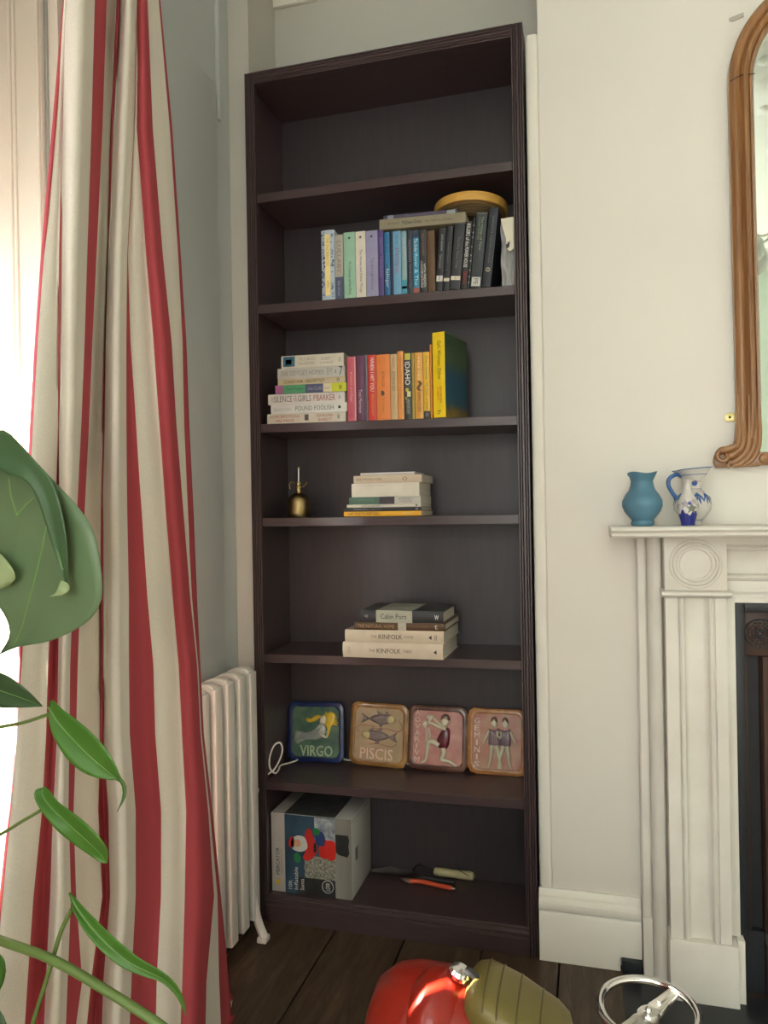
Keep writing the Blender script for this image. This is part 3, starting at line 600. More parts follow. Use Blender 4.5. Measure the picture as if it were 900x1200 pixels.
MB().box(.195*Lk, .635*Lk, .0, .1645, Tk-.0002, Tk+.0005).build('title_band', paint(172, 172, 156), cpb)
lettering('inspiration for your quiet place somewhere', cpb, ink(110, 110, 100), .24*Lk, .56*Lk, .0, .02).matrix_local = Matrix.Translation((0, .09, Tk+.0009)) @ Matrix.Rotation(R(-90), 4, 'X')

# ================================================================== SHELF OBJECTS
# brass plant mister
mp_ = at(349, 606, 1, .075); ms = empty('plant_mister', 'small brass plant mister with round body and thin pump rod', 'mister', loc=(mp_.x, .085, shz(4, .1)+.0005))
MB().lathe([(.001, 0), (.031, 0), (.033, .003), (.034, .012), (.034, .042), (.0325, .052), (.027, .061), (.018, .068), (.0105, .073), (.010, .078), (.010, .086), (.013, .088), (.013, .092), (.009, .095), (.009, .103), (.004, .106)], 40).build('body', M_BRASS, ms, smooth=True)
MB().tube([(0, 0, .104), (.001, 0, .145)], .0019, 8).build('pump_rod', M_STEEL, ms, smooth=True)
MB().lathe([(.001, .143), (.0045, .144), (.0045, .148), (.001, .150)], 14, c=(.001, 0, 0)).build('pump_knob', M_BRASS, ms, smooth=True)
MB().tube(smoothline([(.008, 0, .088), (.018, 0, .092), (.026, -.003, .101), (.029, -.004, .103)], 5), .0025, 8).build('nozzle', M_BRASS, ms, smooth=True)
MB().tube(smoothline([(-.009, 0, .100), (-.022, 0, .106), (-.029, 0, .098), (-.027, 0, .085)], 6), .0019, 8).build('handle', M_BRASS, ms, smooth=True)

# zodiac tiles
def tile(name, label, px0, px1, W_, H_, rim, rim2, field, tilt=0):
    x0 = at(px0, 860, 1, .178).x
    e = empty(name, label, 'ceramic tile', 'ceramic zodiac tiles on the sixth shelf', M=Matrix.Translation((x0+W_/2, .172, shz(6, x0+W_/2)+.0015+abs(math.sin(tilt))*W_/2)) @ Matrix.Rotation(R(-7.5), 4, 'X') @ Matrix.Rotation(tilt, 4, 'Y'))
    out = rrect(W_, H_, .024, 6, 0, H_/2); inn = rrect(W_-.030, H_-.030, .018, 6, 0, H_/2); mid = rrect(W_-.016, H_-.016, .021, 6, 0, H_/2)
    n = len(out); jit = lambda a, i: (a[0]+.0012*math.sin(i*1.7), a[1]+.0012*math.cos(i*2.3))
    rows = [[(a, .016, b) for a, b in out], [(a, .004, b) for a, b in [jit(p, i) for i, p in enumerate(out)]], [(a, -.001, b) for a, b in mid], [(a, .001, b) for a, b in [jit(p, i) for i, p in enumerate(inn)]], [(a, .0055, b) for a, b in inn]]
    b = MB().grid(rows, closed=True); b.f.append(tuple(range(n))); b.mi.append(0)
    b.build('rim', mat(name+'_glaze', srgb(*rim), .25, scale=22, col2=srgb(*rim2), bump=.4, coat=.5), e, smooth=True, angle=50)
    MB().prism(inn, .0145, axis=1, o=.005).build('field', mat(name+'_field', srgb(*field[0]), .3, scale=26, col2=srgb(*field[1]), coat=.4, bump=.3, bdist=.003), e)
    return e
def blob(e, nm, pts, m, t=.005, y=.0052, n=4, closed=True):
    """raised rounded relief from an outline (mm from the tile's centre-bottom)"""
    P = smoothline([(a/1000, 0, b/1000) for a, b in pts+[pts[0]]], n)[:-1]
    cx = sum(p.x for p in P)/len(P); cz = sum(p.z for p in P)/len(P)
    rows = []
    for s_, d in ((1, 0), (.97, .45), (.86, .8), (.6, .97), (.25, 1)):
        rows.append([(cx+(p.x-cx)*s_, y-t*d, cz+(p.z-cz)*s_) for p in P])
    b = MB().grid(rows, closed=True); n_ = len(P); b.f.append(tuple(4*n_+k for k in range(n_))); b.mi.append(0)
    return b.build(nm, m, e, smooth=True, angle=60)
def limb(e, nm, pts, r, m, y=.003):
    P = smoothline([(a/1000, y, b/1000) for a, b in pts], 6)
    if hasattr(r, '__len__'):
        k = [r[min(len(r)-1, int(i/(len(P)-1)*(len(r)-1)))]+(r[min(len(r)-1, int(i/(len(P)-1)*(len(r)-1))+1)]-r[min(len(r)-1, int(i/(len(P)-1)*(len(r)-1)))])*((i/(len(P)-1)*(len(r)-1)) % 1) for i in range(len(P))]
    else: k = [r]*len(P)
    return MB().tube(P, [x/1000 for x in k], 10).build(nm, m, e, smooth=True)
GZ = dict(rough=.28)
skin = mat('glazed_cream', srgb(196, 188, 160), .28, scale=40, col2=srgb(214, 206, 182), coat=.4)
# 1 virgo
e = tile('virgo_tile', 'blue-rimmed glazed tile with VIRGO lettering and a yellow-haired flying figure', 337, 405, .184, .182, (16, 28, 74), (34, 54, 104), ((58, 92, 84), (96, 126, 100)), R(-1.5))
navy = mat('glaze_navy', srgb(22, 38, 96), .25, coat=.4); pale = mat('glaze_pale_grey', srgb(150, 156, 150), .3, coat=.4, scale=60, var=.12); yel = mat('glaze_yellow', srgb(214, 180, 50), .3, coat=.4, var=.1)
blob(e, 'gown', [(-70, 62), (-66, 92), (-30, 88), (0, 100), (16, 118), (30, 112), (34, 92), (22, 74), (-4, 66), (-30, 66), (-60, 52)], pale, .006)
for k in range(5): limb(e, 'gown_fold', [(-62+4*k, 66+5*k), (-30+4*k, 72+5*k), (4+3*k, 80+5*k)], .9, mat('glaze_grey', srgb(112, 118, 122), .3), -.0005)
blob(e, 'face', [(14, 118), (16, 134), (26, 142), (37, 136), (38, 122), (28, 112)], skin, .009)
blob(e, 'hair', [(24, 138), (4, 142), (-12, 132), (-24, 126), (-30, 134), (-30, 122), (-16, 118), (4, 124), (12, 132)], yel, .007)
for k in range(11):
    a = R(-8+13*k); limb(e, 'hair_ray', [(34, 116), (44+9*math.cos(a), 118+9*math.sin(a)), (44+31*math.cos(a)*(.9+.1*(k % 2)), 118+38*math.sin(a)*(.85+.12*(k % 2)))], [5, 4.5, 1.6], yel, .002)
blob(e, 'hair_mass', [(36, 108), (36, 140), (52, 152), (66, 142), (64, 122), (50, 104), (44, 84), (38, 80), (40, 96)], yel, .008)
limb(e, 'arm', [(20, 104), (16, 86), (36, 76), (40, 96)], [4, 3.5, 3], skin)
lettering('VIRGO', e, mat('glaze_sage', srgb(178, 196, 164), .3, coat=.4), -.050, .056, .018, .050, y=.006, thick=.006)
# 2 pisces
e = tile('pisces_tile', 'ochre-rimmed glazed tile with two fish and PISCIS lettering', 408.6, 476, .181, .187, (120, 82, 40), (160, 118, 64), ((160, 142, 108), (178, 150, 122)), R(1.5))
fish = mat('glaze_mauve_scales', srgb(104, 88, 92), .3, coat=.4, scale=220, col2=srgb(146, 126, 120), bump=1.0, bdist=.004); tan = mat('glaze_tan', srgb(190, 172, 124), .3, coat=.4, var=.08)
for (sx, cx, cz) in ((1, 2, 138), (-1, -2, 88)):
    f = lambda pts: [(cx+sx*a, cz+b) for a, b in pts]
    blob(e, 'fish_body', f([(-38, 0), (-20, 11), (6, 16), (30, 15), (38, 4), (30, -10), (4, -14), (-20, -9)]), fish, .009)
    blob(e, 'fish_tail', f([(-36, 2), (-58, 16), (-53, 2), (-60, -14), (-38, -4)]), fish, .006)
    blob(e, 'fish_fin', f([(-8, 14), (-12, 26), (2, 20), (6, 14)]), fish, .004); blob(e, 'fish_fin', f([(16, 14), (18, 25), (28, 18), (26, 12)]), fish, .004)
    blob(e, 'fish_fin', f([(-6, -12), (2, -24), (10, -14)]), fish, .004)
    blob(e, 'fish_head', f([(26, 13), (40, 15), (50, 4), (44, -8), (28, -10), (22, 2)]), tan, .011)
for pts in ([(60, 140), (72, 120), (58, 106), (20, 112), (-20, 108)], [(-60, 96), (-72, 108), (-50, 118), (-10, 116)], [(-30, 62), (0, 66), (40, 60), (56, 70)]): limb(e, 'wave_line', pts, 1.1, mat('glaze_rose', srgb(150, 92, 82), .3), .004)
lettering('PISCIS', e, mat('glaze_blush', srgb(222, 190, 170), .3, coat=.4), -.056, .046, .020, .052, y=.006, thick=.006)
# 3 aquarius
e = tile('aquarius_tile', 'brown-rimmed glazed tile with a kneeling figure pouring water on a pink ground', 476.8, 545, .179, .187, (72, 42, 38), (112, 74, 58), ((176, 118, 112), (202, 150, 138)), R(.8))
maroon = mat('glaze_maroon', srgb(98, 28, 44), .25, coat=.5, scale=70, var=.2, bump=.5)
blob(e, 'tunic', [(22, 128), (8, 110), (-2, 88), (-8, 74), (6, 66), (24, 62), (34, 74), (38, 100), (36, 122)], maroon, .010)
blob(e, 'head', [(10, 134), (10, 150), (22, 158), (34, 150), (34, 136), (22, 128)], skin, .011)
blob(e, 'hair', [(8, 146), (12, 160), (26, 165), (36, 158), (36, 146), (26, 155), (14, 153)], mat('glaze_brown', srgb(112, 84, 66), .3), .012)
limb(e, 'arm', [(26, 122), (6, 126), (-14, 134), (-28, 140)], [6, 5, 4], skin, .0); limb(e, 'arm', [(20, 124), (0, 140), (-12, 152)], [5, 4, 3.5], skin, .002)
blob(e, 'pitcher', [(-30, 132), (-26, 144), (-34, 150), (-34, 158), (-14, 160), (-14, 150), (-20, 142), (-18, 132)], skin, .009)
blob(e, 'pitcher_mouth', [(-48, 130), (-42, 142), (-32, 138), (-32, 124), (-42, 120)], skin, .007)
for k in range(3): limb(e, 'water', [(-36+5*k, 122), (-34+6*k, 96), (-32+4*k, 72-6*k)], 1.7, mat('glaze_white', srgb(206, 198, 180), .3), .003)
limb(e, 'leg', [(6, 74), (-16, 84), (-28, 74), (-30, 50), (-34, 28), (-46, 20)], [9, 8.5, 7, 5.5, 4.5, 3.5], skin, .001)
limb(e, 'leg', [(18, 68), (20, 50), (14, 34), (36, 30), (58, 18)], [9, 8, 6.5, 5.5, 3.5], skin, .001)
for k, ch in enumerate('AOVARIVM'):
    z = .163-.0192*k; lettering(ch, e, mat('glaze_pinkwhite', srgb(228, 200, 186), .3), -.069 if ch != 'I' else -.064, -.053 if ch != 'I' else -.060, z-.0075, z+.0075, y=.006, thick=.005)
# 4 gemini
e = tile('gemini_tile', 'amber-rimmed glazed tile with two small figures arm in arm, GEMINIS down its side', 547.3, 615, .170, .187, (150, 92, 48), (196, 140, 84), ((184, 146, 120), (176, 104, 92)), R(.3))
stripe = mat('glaze_mauve', srgb(118, 98, 108), .3, coat=.4, scale=90, col2=srgb(150, 130, 136), stretch=(6, 1, .3))
for s, cx in ((1, -8), (-1, 24)):
    blob(e, 'head', [(cx-9, 138), (cx-9, 152), (cx, 160), (cx+9, 152), (cx+9, 138), (cx, 132)], skin, .010)
    blob(e, 'hair', [(cx-10, 148), (cx-7, 160), (cx, 164), (cx+7, 160), (cx+10, 148), (cx+5, 156), (cx-5, 156)], mat('glaze_brown', (0, 0, 0)), .011)
    blob(e, 'tunic', [(cx-15, 130), (cx-16, 84), (cx, 80), (cx+15, 84), (cx+15, 130), (cx, 126)], stripe, .009)
    for k in range(5): limb(e, 'tunic_fold', [(cx-11+5.5*k, 124), (cx-11+5.5*k, 86)], .9, mat('glaze_dark_mauve', srgb(84, 66, 78), .3), -.0035)
    limb(e, 'leg', [(cx-s*6, 84), (cx-s*9, 58), (cx-s*12, 36), (cx-s*18, 20)], [7, 6, 4.5, 3.5], skin, .001)
    limb(e, 'leg', [(cx+s*6, 84), (cx+s*12, 58), (cx+s*18, 36), (cx+s*20, 18)], [7, 6, 4.5, 3.5], skin, .0005)
    limb(e, 'arm', [(cx-s*15, 124), (cx-s*24, 104), (cx-s*30, 84)], [4.5, 4, 3], skin, .001)
    limb(e, 'arm', [(cx+s*12, 124), (cx+s*10, 112), (cx+s*16, 106+2*s)], [4, 3.5, 3], skin, -.004)
for k, ch in enumerate('GEMINIS'):
    z = .150-.0205*k; lettering(ch, e, mat('glaze_pinkwhite', (1, 1, 1)), -.066 if ch != 'I' else -.061, -.050 if ch != 'I' else -.056, z-.0078, z+.0078, y=.006, thick=.005)

# white cable
cz6 = .402
def cp(a, b, y): return at(a, b, 1, y)
cb_pts = [(.015, -.075, .30), cp(304, 921, .002), cp(312, 909, .01), cp(321, 902, .03), cp(328, 890, .03), cp(331, 878, .028), cp(328, 870.5, .024), cp(321, 874, .02), cp(316, 888, .018), cp(316.5, 900, .02),
          cp(322, 906, .03), cp(326, 903, .06), cp(329, 897, .10), cp(343, 893, .15), Vector((.08, .207, .408)), Vector((.2, .212, .406)), Vector((.215, .208, .406)), Vector((.40, .213, .406)), Vector((.47, .213, .406))]
for i in range(1, len(cb_pts)):
    p_ = Vector(cb_pts[i])
    if p_.x > .03: p_.z = max(p_.z, shz(6, p_.x)+.0032)
    cb_pts[i] = p_
tag(MB().tube(smoothline(cb_pts, 8), .0026, 8).build('cable', M_CABLE, smooth=True), 'white cable looping from behind the radiator onto the tile shelf', 'cable')

# carton
bx0, bx1, by0, by1 = .0335, .2795, .018, .212; bz0 = .0738; bz1 = at(411.5, 961, 1, by0).z
cx_ = empty('carton', 'white and blue carton picturing a red inflatable figure, on the bottom shelf', 'box', loc=(bx0, by0, bz0))
Wb, Db, Hb = bx1-bx0, by1-by0, bz1-bz0
whitec = mat('white_card', (.47, .46, .43), .5, var=.03)
MB().box(0, Wb, 0, Db, 0, Hb).build('carton_body', whitec, cx_, bevel=.002)
def face(nm, u0, u1, v0, v1, m, y=-.0005): return MB().box(u0*Wb, u1*Wb, y, .0005, v0*Hb, v1*Hb).build(nm, m, cx_)
def grad(name, a, b_, sc=8, st=(1, 1, 1)): return mat(name, srgb(*a), .35, scale=sc, col2=srgb(*b_), stretch=st, detail=6)
face('picture_sky', .175, .80, .005, .995, grad('print_sky', (62, 92, 112), (34, 54, 74), 9))
face('picture_snow', .42, .80, .22, .50, grad('print_trees', (178, 176, 160), (70, 72, 66), 160), -.0008)
face('picture_ground', .32, .80, .005, .22, grad('print_ground', (34, 38, 40), (62, 62, 58), 40), -.0008)
face('picture_houses', .55, .80, .70, .985, grad('print_houses', (88, 100, 118), (190, 194, 196), 60), -.0008)
face('grey_strip', .80, .998, .002, .998, grad('print_grey', (168, 166, 156), (120, 118, 110), 6, (1, 1, .2)), -.0005)
MB().prism([(a*Wb, b*Hb) for a, b in ((.81, .80), (.96, .80), (.975, .74), (.965, .66), (.975, .58), (.95, .53), (.85, .55), (.81, .58))], -.0004, axis=1, o=-.0012).build('hand_hole', mat('dark_hole', (.02, .02, .02), .8), cx_)
def spot(nm, pts, col, y=-.0012):
    P = smoothline([(a*Wb, 0, b*Hb) for a, b in pts+[pts[0]]], 4)[:-1]
    MB().prism([(p.x, p.z) for p in P], y+.0006, axis=1, o=y).build(nm, ink(*col), cx_)
spot('printed_coat', [(.42, .66), (.44, .80), (.50, .84), (.54, .72), (.58, .64), (.57, .54), (.48, .44), (.40, .46), (.43, .54)], (196, 40, 34))
spot('printed_beard', [(.27, .70), (.34, .74), (.43, .72), (.46, .60), (.38, .54), (.28, .56), (.25, .62)], (196, 196, 188), -.0016)
spot('printed_face', [(.30, .68), (.36, .69), (.38, .63), (.34, .60), (.29, .62)], (206, 158, 120), -.0020)
spot('printed_hat', [(.22, .62), (.24, .70), (.29, .72), (.29, .60), (.25, .58)], (196, 40, 34), -.0016)
spot('printed_trousers', [(.60, .60), (.62, .68), (.66, .72), (.70, .71), (.70, .50), (.62, .50)], (196, 38, 30), -.0016)
spot('printed_legs', [(.69, .715), (.80, .70), (.80, .49), (.69, .50)], (206, 40, 30), -.0018)
spot('printed_glove', [(.53, .84), (.57, .86), (.62, .83), (.60, .77), (.54, .78)], (40, 128, 72), -.0020)
spot('printed_glove', [(.29, .50), (.34, .52), (.38, .46), (.35, .40), (.30, .42)], (40, 128, 72), -.0020)
spot('printed_bag', [(.55, .78), (.64, .82), (.68, .74), (.66, .64), (.58, .66)], (46, 66, 116), -.0018)
spot('printed_belt', [(.54, .66), (.57, .665), (.57, .56), (.54, .56)], (40, 40, 36), -.0020)
lettering('MERCATOR', cx_, ink(36, 34, 30), .06*Wb, .105*Wb, .22*Hb, .56*Hb, y=-.0012, rot=90)
lettering('LEISURE PRODUCTS', cx_, ink(120, 116, 100), .12*Wb, .14*Wb, .24*Hb, .54*Hb, y=-.0012, rot=90)
MB().prism([(.105*Wb, .08*Hb), (.105*Wb, .175*Hb), (.05*Wb, .128*Hb)], -.0004, axis=1, o=-.0012).build('printed_triangle', ink(214, 176, 30), cx_)
for i, s in enumerate(('10ft', 'Inflatable', 'Santa')):
    lettering(s, cx_, ink(222, 222, 216), (.215+.075*i)*Wb, (.262+.075*i)*Wb, .055*Hb, (.165, .34, .20)[i]*Hb, y=-.0016, rot=90)
MB().tube([((.705+.068*math.cos(a/24*6.283))*Wb, -.0012, (.135+.078*math.sin(a/24*6.283))*Hb) for a in range(24)], .0009, 6, closed=True).build('printed_ring', ink(200, 200, 196), cx_)
lettering('LOW', cx_, ink(222, 222, 216), .68*Wb, .735*Wb, .085*Hb, .185*Hb, y=-.0016, rot=90)
MB().box(Wb*.17, Wb*.80, .002, Db-.002, Hb-.0004, Hb+.0006).build('printed_top', grad('print_top', (44, 56, 66), (96, 92, 84), 30), cx_)
MB().box(Wb-.0004, Wb+.0004, Db*.18, Db*.30, Hb*.42, Hb*.58).build('shipping_label', grad('print_code', (60, 60, 58), (120, 120, 116), 200), cx_)
MB().box(Wb-.0003, Wb+.0003, .0, Db, Hb*.955, Hb*.962).build('fold_line', ink(110, 110, 104), cx_)

# trowel and secateurs
fz = .0735
def tp(a, b, z): return at(a, b, 2, z)
t0, t1, h0, h1 = tp(434, 1022, fz+.004), tp(487, 1021, fz+.004), tp(509, 1021, fz+.013), tp(556, 1027, fz+.014)
tw = empty('garden_trowel', 'hand trowel with a dark steel blade and cream wooden handle on the bottom shelf', 'trowel', loc=(t1.x, t1.y, fz))
iv = Matrix.Translation(-Vector(tw.location))
d = (t1-t0); d.z = 0; nrm = Vector((-d.y, d.x, 0)).normalized()
rows = []
for k in range(9):
    u = k/8; wdt = .004+.026*math.sin(min(1, u*1.25)*math.pi/2)*(1 if u < .85 else 1-(u-.85)*2.5)
    c = t0.lerp(t1, u); rows.append([(c.x+nrm.x*s*wdt, c.y+nrm.y*s*wdt, fz+.002+.006*s*s) for s in (-1, -.5, 0, .5, 1)])
bl = MB().grid(rows); up_ = [[(x, y, z+.0014) for x, y, z in r] for r in rows][::-1]; bl.grid(up_)
bl.xf(iv).build('blade', mat('dull_steel', (.13, .12, .115), .5, metal=.4, var=.2, scale=40), tw, smooth=True)
MB().tube(smoothline([t1+Vector((-.008, 0, .002)), t1+Vector((.006, 0, .018)), t1+Vector((.018, .0, .020)), h0+Vector((-.018, 0, 0)), h0+Vector((.006, 0, 0))], 6), .0036, 8).xf(iv).build('tang', mat('dark_steel', (.03, .028, .028), .4, metal=.8), tw, smooth=True)
hp = [h0.lerp(h1, t) for t in (0, .03, .2, .45, .7, .88, .97, 1)]
MB().tube(hp, [.009, .0115, .0125, .0115, .0125, .0135, .011, .004], 18).xf(iv).build('handle', mat('cream_wood', srgb(186, 178, 138), .4, var=.08, scale=30), tw, smooth=True)
q = h0.lerp(h1, .88)
MB().tube(smoothline([q+Vector((0, -.0125, .004)), q+Vector((-.01, -.013, .010)), q+Vector((-.03, -.004, .0155)), q+Vector((-.045, .006, .022)), q+Vector((-.04, .014, .016))], 6), .0012, 6).xf(iv).build('cord_loop', mat('brown_cord', (.06, .04, .03), .8), tw, smooth=True)
s0, s1 = tp(480, 1032.5, fz+.010), tp(531, 1041, fz+.008)
se = empty('secateurs', 'secateurs with orange handles lying in front of the trowel', 'secateurs', loc=(s0.x, s0.y, fz)); iv = Matrix.Translation(-Vector(se.location))
org = mat('orange_plastic', (.62, .085, .03), .35, var=.05)
for dy, z in ((0, .0), (.030, -.001)):
    hp = smoothline([s0+Vector((.000, dy*.2, z)), s0+Vector((.03, .006+dy*.8, z)), s1.lerp(s0, .4)+Vector((0, .004+dy, z)), s1+Vector((-.003, dy*1.2, z))], 6)
    MB().tube(hp, [.0065 if i > 1 else .0075 for i in range(len(hp))], 12).xf(iv).build('handle', org if dy == 0 else mat('dark_rubber', (.02, .02, .022), .5), se, smooth=True)
MB().tube(smoothline([s0+Vector((.002, 0, 0)), s0+Vector((-.016, .006, 0)), s0+Vector((-.034, .016, -.003))], 6), [.006]*6+[.005, .004, .003, .003, .002, .001, .001], 8, flat=.5).xf(iv).build('blade', M_STEEL, se, smooth=True)
MB().tube([s1+Vector((-.004, 0, 0)), s1+Vector((.006, -.001, 0))], .0035, 8).xf(iv).build('handle_end', M_STEEL, se, smooth=True)

# ================================================================== RADIATOR
rd = empty('radiator', 'white cast-iron column radiator half hidden behind the striped curtain', 'radiator', loc=(0, 0, 0))
def rad_section():
    b = MB()
    for x0_, x1_, z0_, z1_ in ((-.047, -.028, .078, .728), (-.012, .006, .070, .742), (.021, .0475, .062, .738)):
        b.box(x0_, x1_, -.0195, .0195, z0_, z1_)
    top = [(-.040, .700), (-.040, .730), (-.020, .743), (.005, .750), (.026, .750), (.040, .741), (.042, .700)]
    b.prism(top, .0165, axis=1, o=-.0165)
    bot = [(-.040, .105), (-.040, .080), (.000, .070), (.040, .066), (.042, .110)]
    b.prism(bot, .0165, axis=1, o=-.0165)
    for z in (.10, .70): b.tube([(-.015, -.033, z), (-.015, .033, z)], .014, 12)
    return b
first = rad_section().build('section', M_RAD, rd, bevel=.0075, bseg=3); first.location = (0, -.110, 0)
N_SEC = 10
for k in range(1, N_SEC):
    c = first.copy(); COL.objects.link(c); c.parent = rd; c.location = (0, -.110-.0665*k, 0)
for k in (0, N_SEC-1):
    y = -.110-.0665*k
    pf = smoothline([(.030, y, .15), (.038, y, .10), (.050, y, .05), (.066, y, .012)], 5)
    MB().tube(pf, [.012]*len(pf), 8).build('foot', M_RAD, rd, smooth=True, bevel=0)
    MB().box(.050, .078, y-.016, y+.016, .0006, .016).build('foot_pad', M_RAD, rd, bevel=.004)
    pf = smoothline([(-.030, y, .12), (-.034, y, .06), (-.040, y, .002)], 5)
    MB().tube(pf, .010, 8).build('foot', M_RAD, rd, smooth=True)

# ================================================================== CURTAIN
ROWS = [(0, [75,76.5,77,78,110,124,137,142,160,160.6,162,172,185,187]),
 (150, [62,65,74,74.6,106,119,130,132.5,156,156.6,160,178,198,201]),
 (300, [49,52,70,71,101,112,126,127.5,148,149,171,190,208,211]),
 (400, [42,45,68,70,98,107,123,125,147,152,180,200,213,217.5]),
 (500, [36,39,67,70,94,103,121,124,147,159,187,206,215,221]),
 (600, [32,34,64,71,89,98,119,121,148,166,194,214,219.5,226]),
 (700, [27,29,59,71,84,93,118,121,150,172,202,222,224,230]),
 (780, [22,24,55.5,69,81,90,118,121,150,179,209,230,231.5,234]),
 (860, [18,20,53,67,80,88,117,122,151,181,213,234,235.5,238]),
 (950, [11,13.5,48,63,79,85,114,128,158,188,218,243,245,248]),
 (1050, [1,4,38,60,82,88,119,130,158,188,216,250,254,258]),
 (1150, [-9,-6,31,55,78,95,106,122,153,183,213,241,256,268]),
 (1200, [-14,-11,28,53,76,88,101,120,151,182,211,240,258,271])]
BO = [-.01, .0, .004, .006, .012, -.008, -.03, -.022, .014, .004, .012, .006, -.012, -.03]
MO = [-.005, .004, -.012, .034, .004, -.024, -.034, .034, .0, .010, .028, .000, -.022]
X0 = .150
SUB = 6
def crow(px, py):
    out = []
    for i in range(13):
        for k in range(SUB if i < 12 else SUB+1):
            t = k/SUB; c = (math.cos(math.pi*min(1, abs(2*t-1)))*.5+.5)**.8
            wpx = abs(px[i+1]-px[i]); dm = MO[i]*min(1, wpx/16.)
            off = BO[i]*(1-t)+BO[i+1]*t; off = off*(1-c)+(off*.4+dm)*c if wpx > 4 else off
            off += .003*math.sin(py*.012+i*2.1)
            p = at(px[i]*(1-t)+px[i+1]*t, py, 0, X0+off); out.append(p)
    return out
wr_ = []
for a, b in zip(ROWS, ROWS[1:]):
    n = max(1, int((b[0]-a[0])/25))
    for k in range(n):
        t = k/n; wr_.append(crow([p*(1-t)+q_*t for p, q_ in zip(a[1], b[1])], a[0]*(1-t)+b[0]*t))
wr_.append(crow(ROWS[-1][1], 1200))
top = []
for k in range(6, 0, -1):
    r = []
    for p, q_ in zip(wr_[0], wr_[3]):
        zt = p.z+(2.70-p.z)*k/6; s_ = (zt-p.z)/(p.z-q_.z)*.35
        r.append(Vector((p.x, p.y+(p.y-q_.y)*s_, zt)))
    top.append(r)
botm = []
for k in range(1, 6):
    r = []
    for p, q_ in zip(wr_[-1], wr_[-5]):
        ze = .008; zt = p.z+(ze-p.z)*k/5; s_ = (zt-p.z)/(p.z-q_.z) if p.z > ze else 0
        r.append(Vector((p.x+.01*k/5, p.y+(p.y-q_.y)*s_*.8, min(p.z, zt) if p.z > ze else p.z)))
    botm.append(r)
allr = top+wr_+botm
for r in allr:
    for p in r: p.z = max(p.z, .006)
STR = [M_CR, M_CW, M_CR, M_CW, M_CR, M_CW, M_CR, M_CW, M_CR, M_CW, M_CR, M_CW, M_CR]
cu = empty('curtain', 'red and cream striped floor-length curtain gathered beside the window', 'curtain', loc=(X0, -.8, .005))
cbm = MB().grid(allr, m=lambda k: STR[min(12, k//SUB)]).xf(Matrix.Translation((-X0, .8, -.005)))
cuo = cbm.build('cloth', None, cu, smooth=True, angle=180)
sm = cuo.modifiers.new('thick', 'SOLIDIFY'); sm.thickness = .0016; sm.offset = -1
def added_beam_panel():  # panel added out of view; its edge narrows the sunbeam
    e = empty('curtain', 'added striped curtain panel out of view, narrowing the sunbeam at the window', 'curtain', loc=(.075, -1.7, .005))
    n = 110; rows = []
    for j in range(14):
        z = .008+2.69*j/13; r = []
        for k in range(n+1):
            u = k/n; r.append((.035*math.sin(u*2*math.pi*8)+.01*math.sin(u*17+j*.3), .552-1.0*u*(1-.10*j/13), z-.005))
        rows.append(r)
    o = MB().grid(rows, m=lambda k: M_CR if (k//8) % 2 else M_CW).build('cloth', None, e, smooth=True, angle=180)
    q_ = o.modifiers.new('thick', 'SOLIDIFY'); q_.thickness = .0016
added_beam_panel()
# turned-back hem at the lower right
hp = []
for j in range(9):
    py = 1030+j*22; e0 = 250+ (py-1030)*.10; e1 = [250, 253, 256, 259, 262, 266, 270, 273, 275][j]
    hp.append([at(e0*(1-k/4)+e1*k/4, py, 0, X0-.045+.010*math.sin(k*1.2)) for k in range(5)])
for r in hp:
    for p in r: p.z = max(p.z, .006)
hm = MB().grid(hp, m=lambda k: (M_CR, M_CW, M_CW, M_CR)[k]).xf(Matrix.Translation((-X0, .8, -.005))).build('hem_fold', None, cu, smooth=True, angle=180)
s2 = hm.modifiers.new('thick', 'SOLIDIFY'); s2.thickness = .0016
rod = empty('curtain_rod', 'dark curtain rod above the window', 'curtain rod', loc=(X0, -.3, 2.73))
MB().tube([(0, .15, 0), (0, -2.3, 0)], .012, 14).build('rod', M_BLACK, rod, smooth=True)
for y in (.16, -2.31): MB().lathe([(.001, -.02), (.018, -.012), (.022, 0), (.018, .012), (.001, .02)], 16, c=(0, y, 0)).build('finial', M_BLACK, rod, smooth=True)
for y in (.10, -2.2): MB().box(XL-X0-.0, 0, y-.008, y+.008, -.02, -.011).build('bracket', M_BLACK, rod)

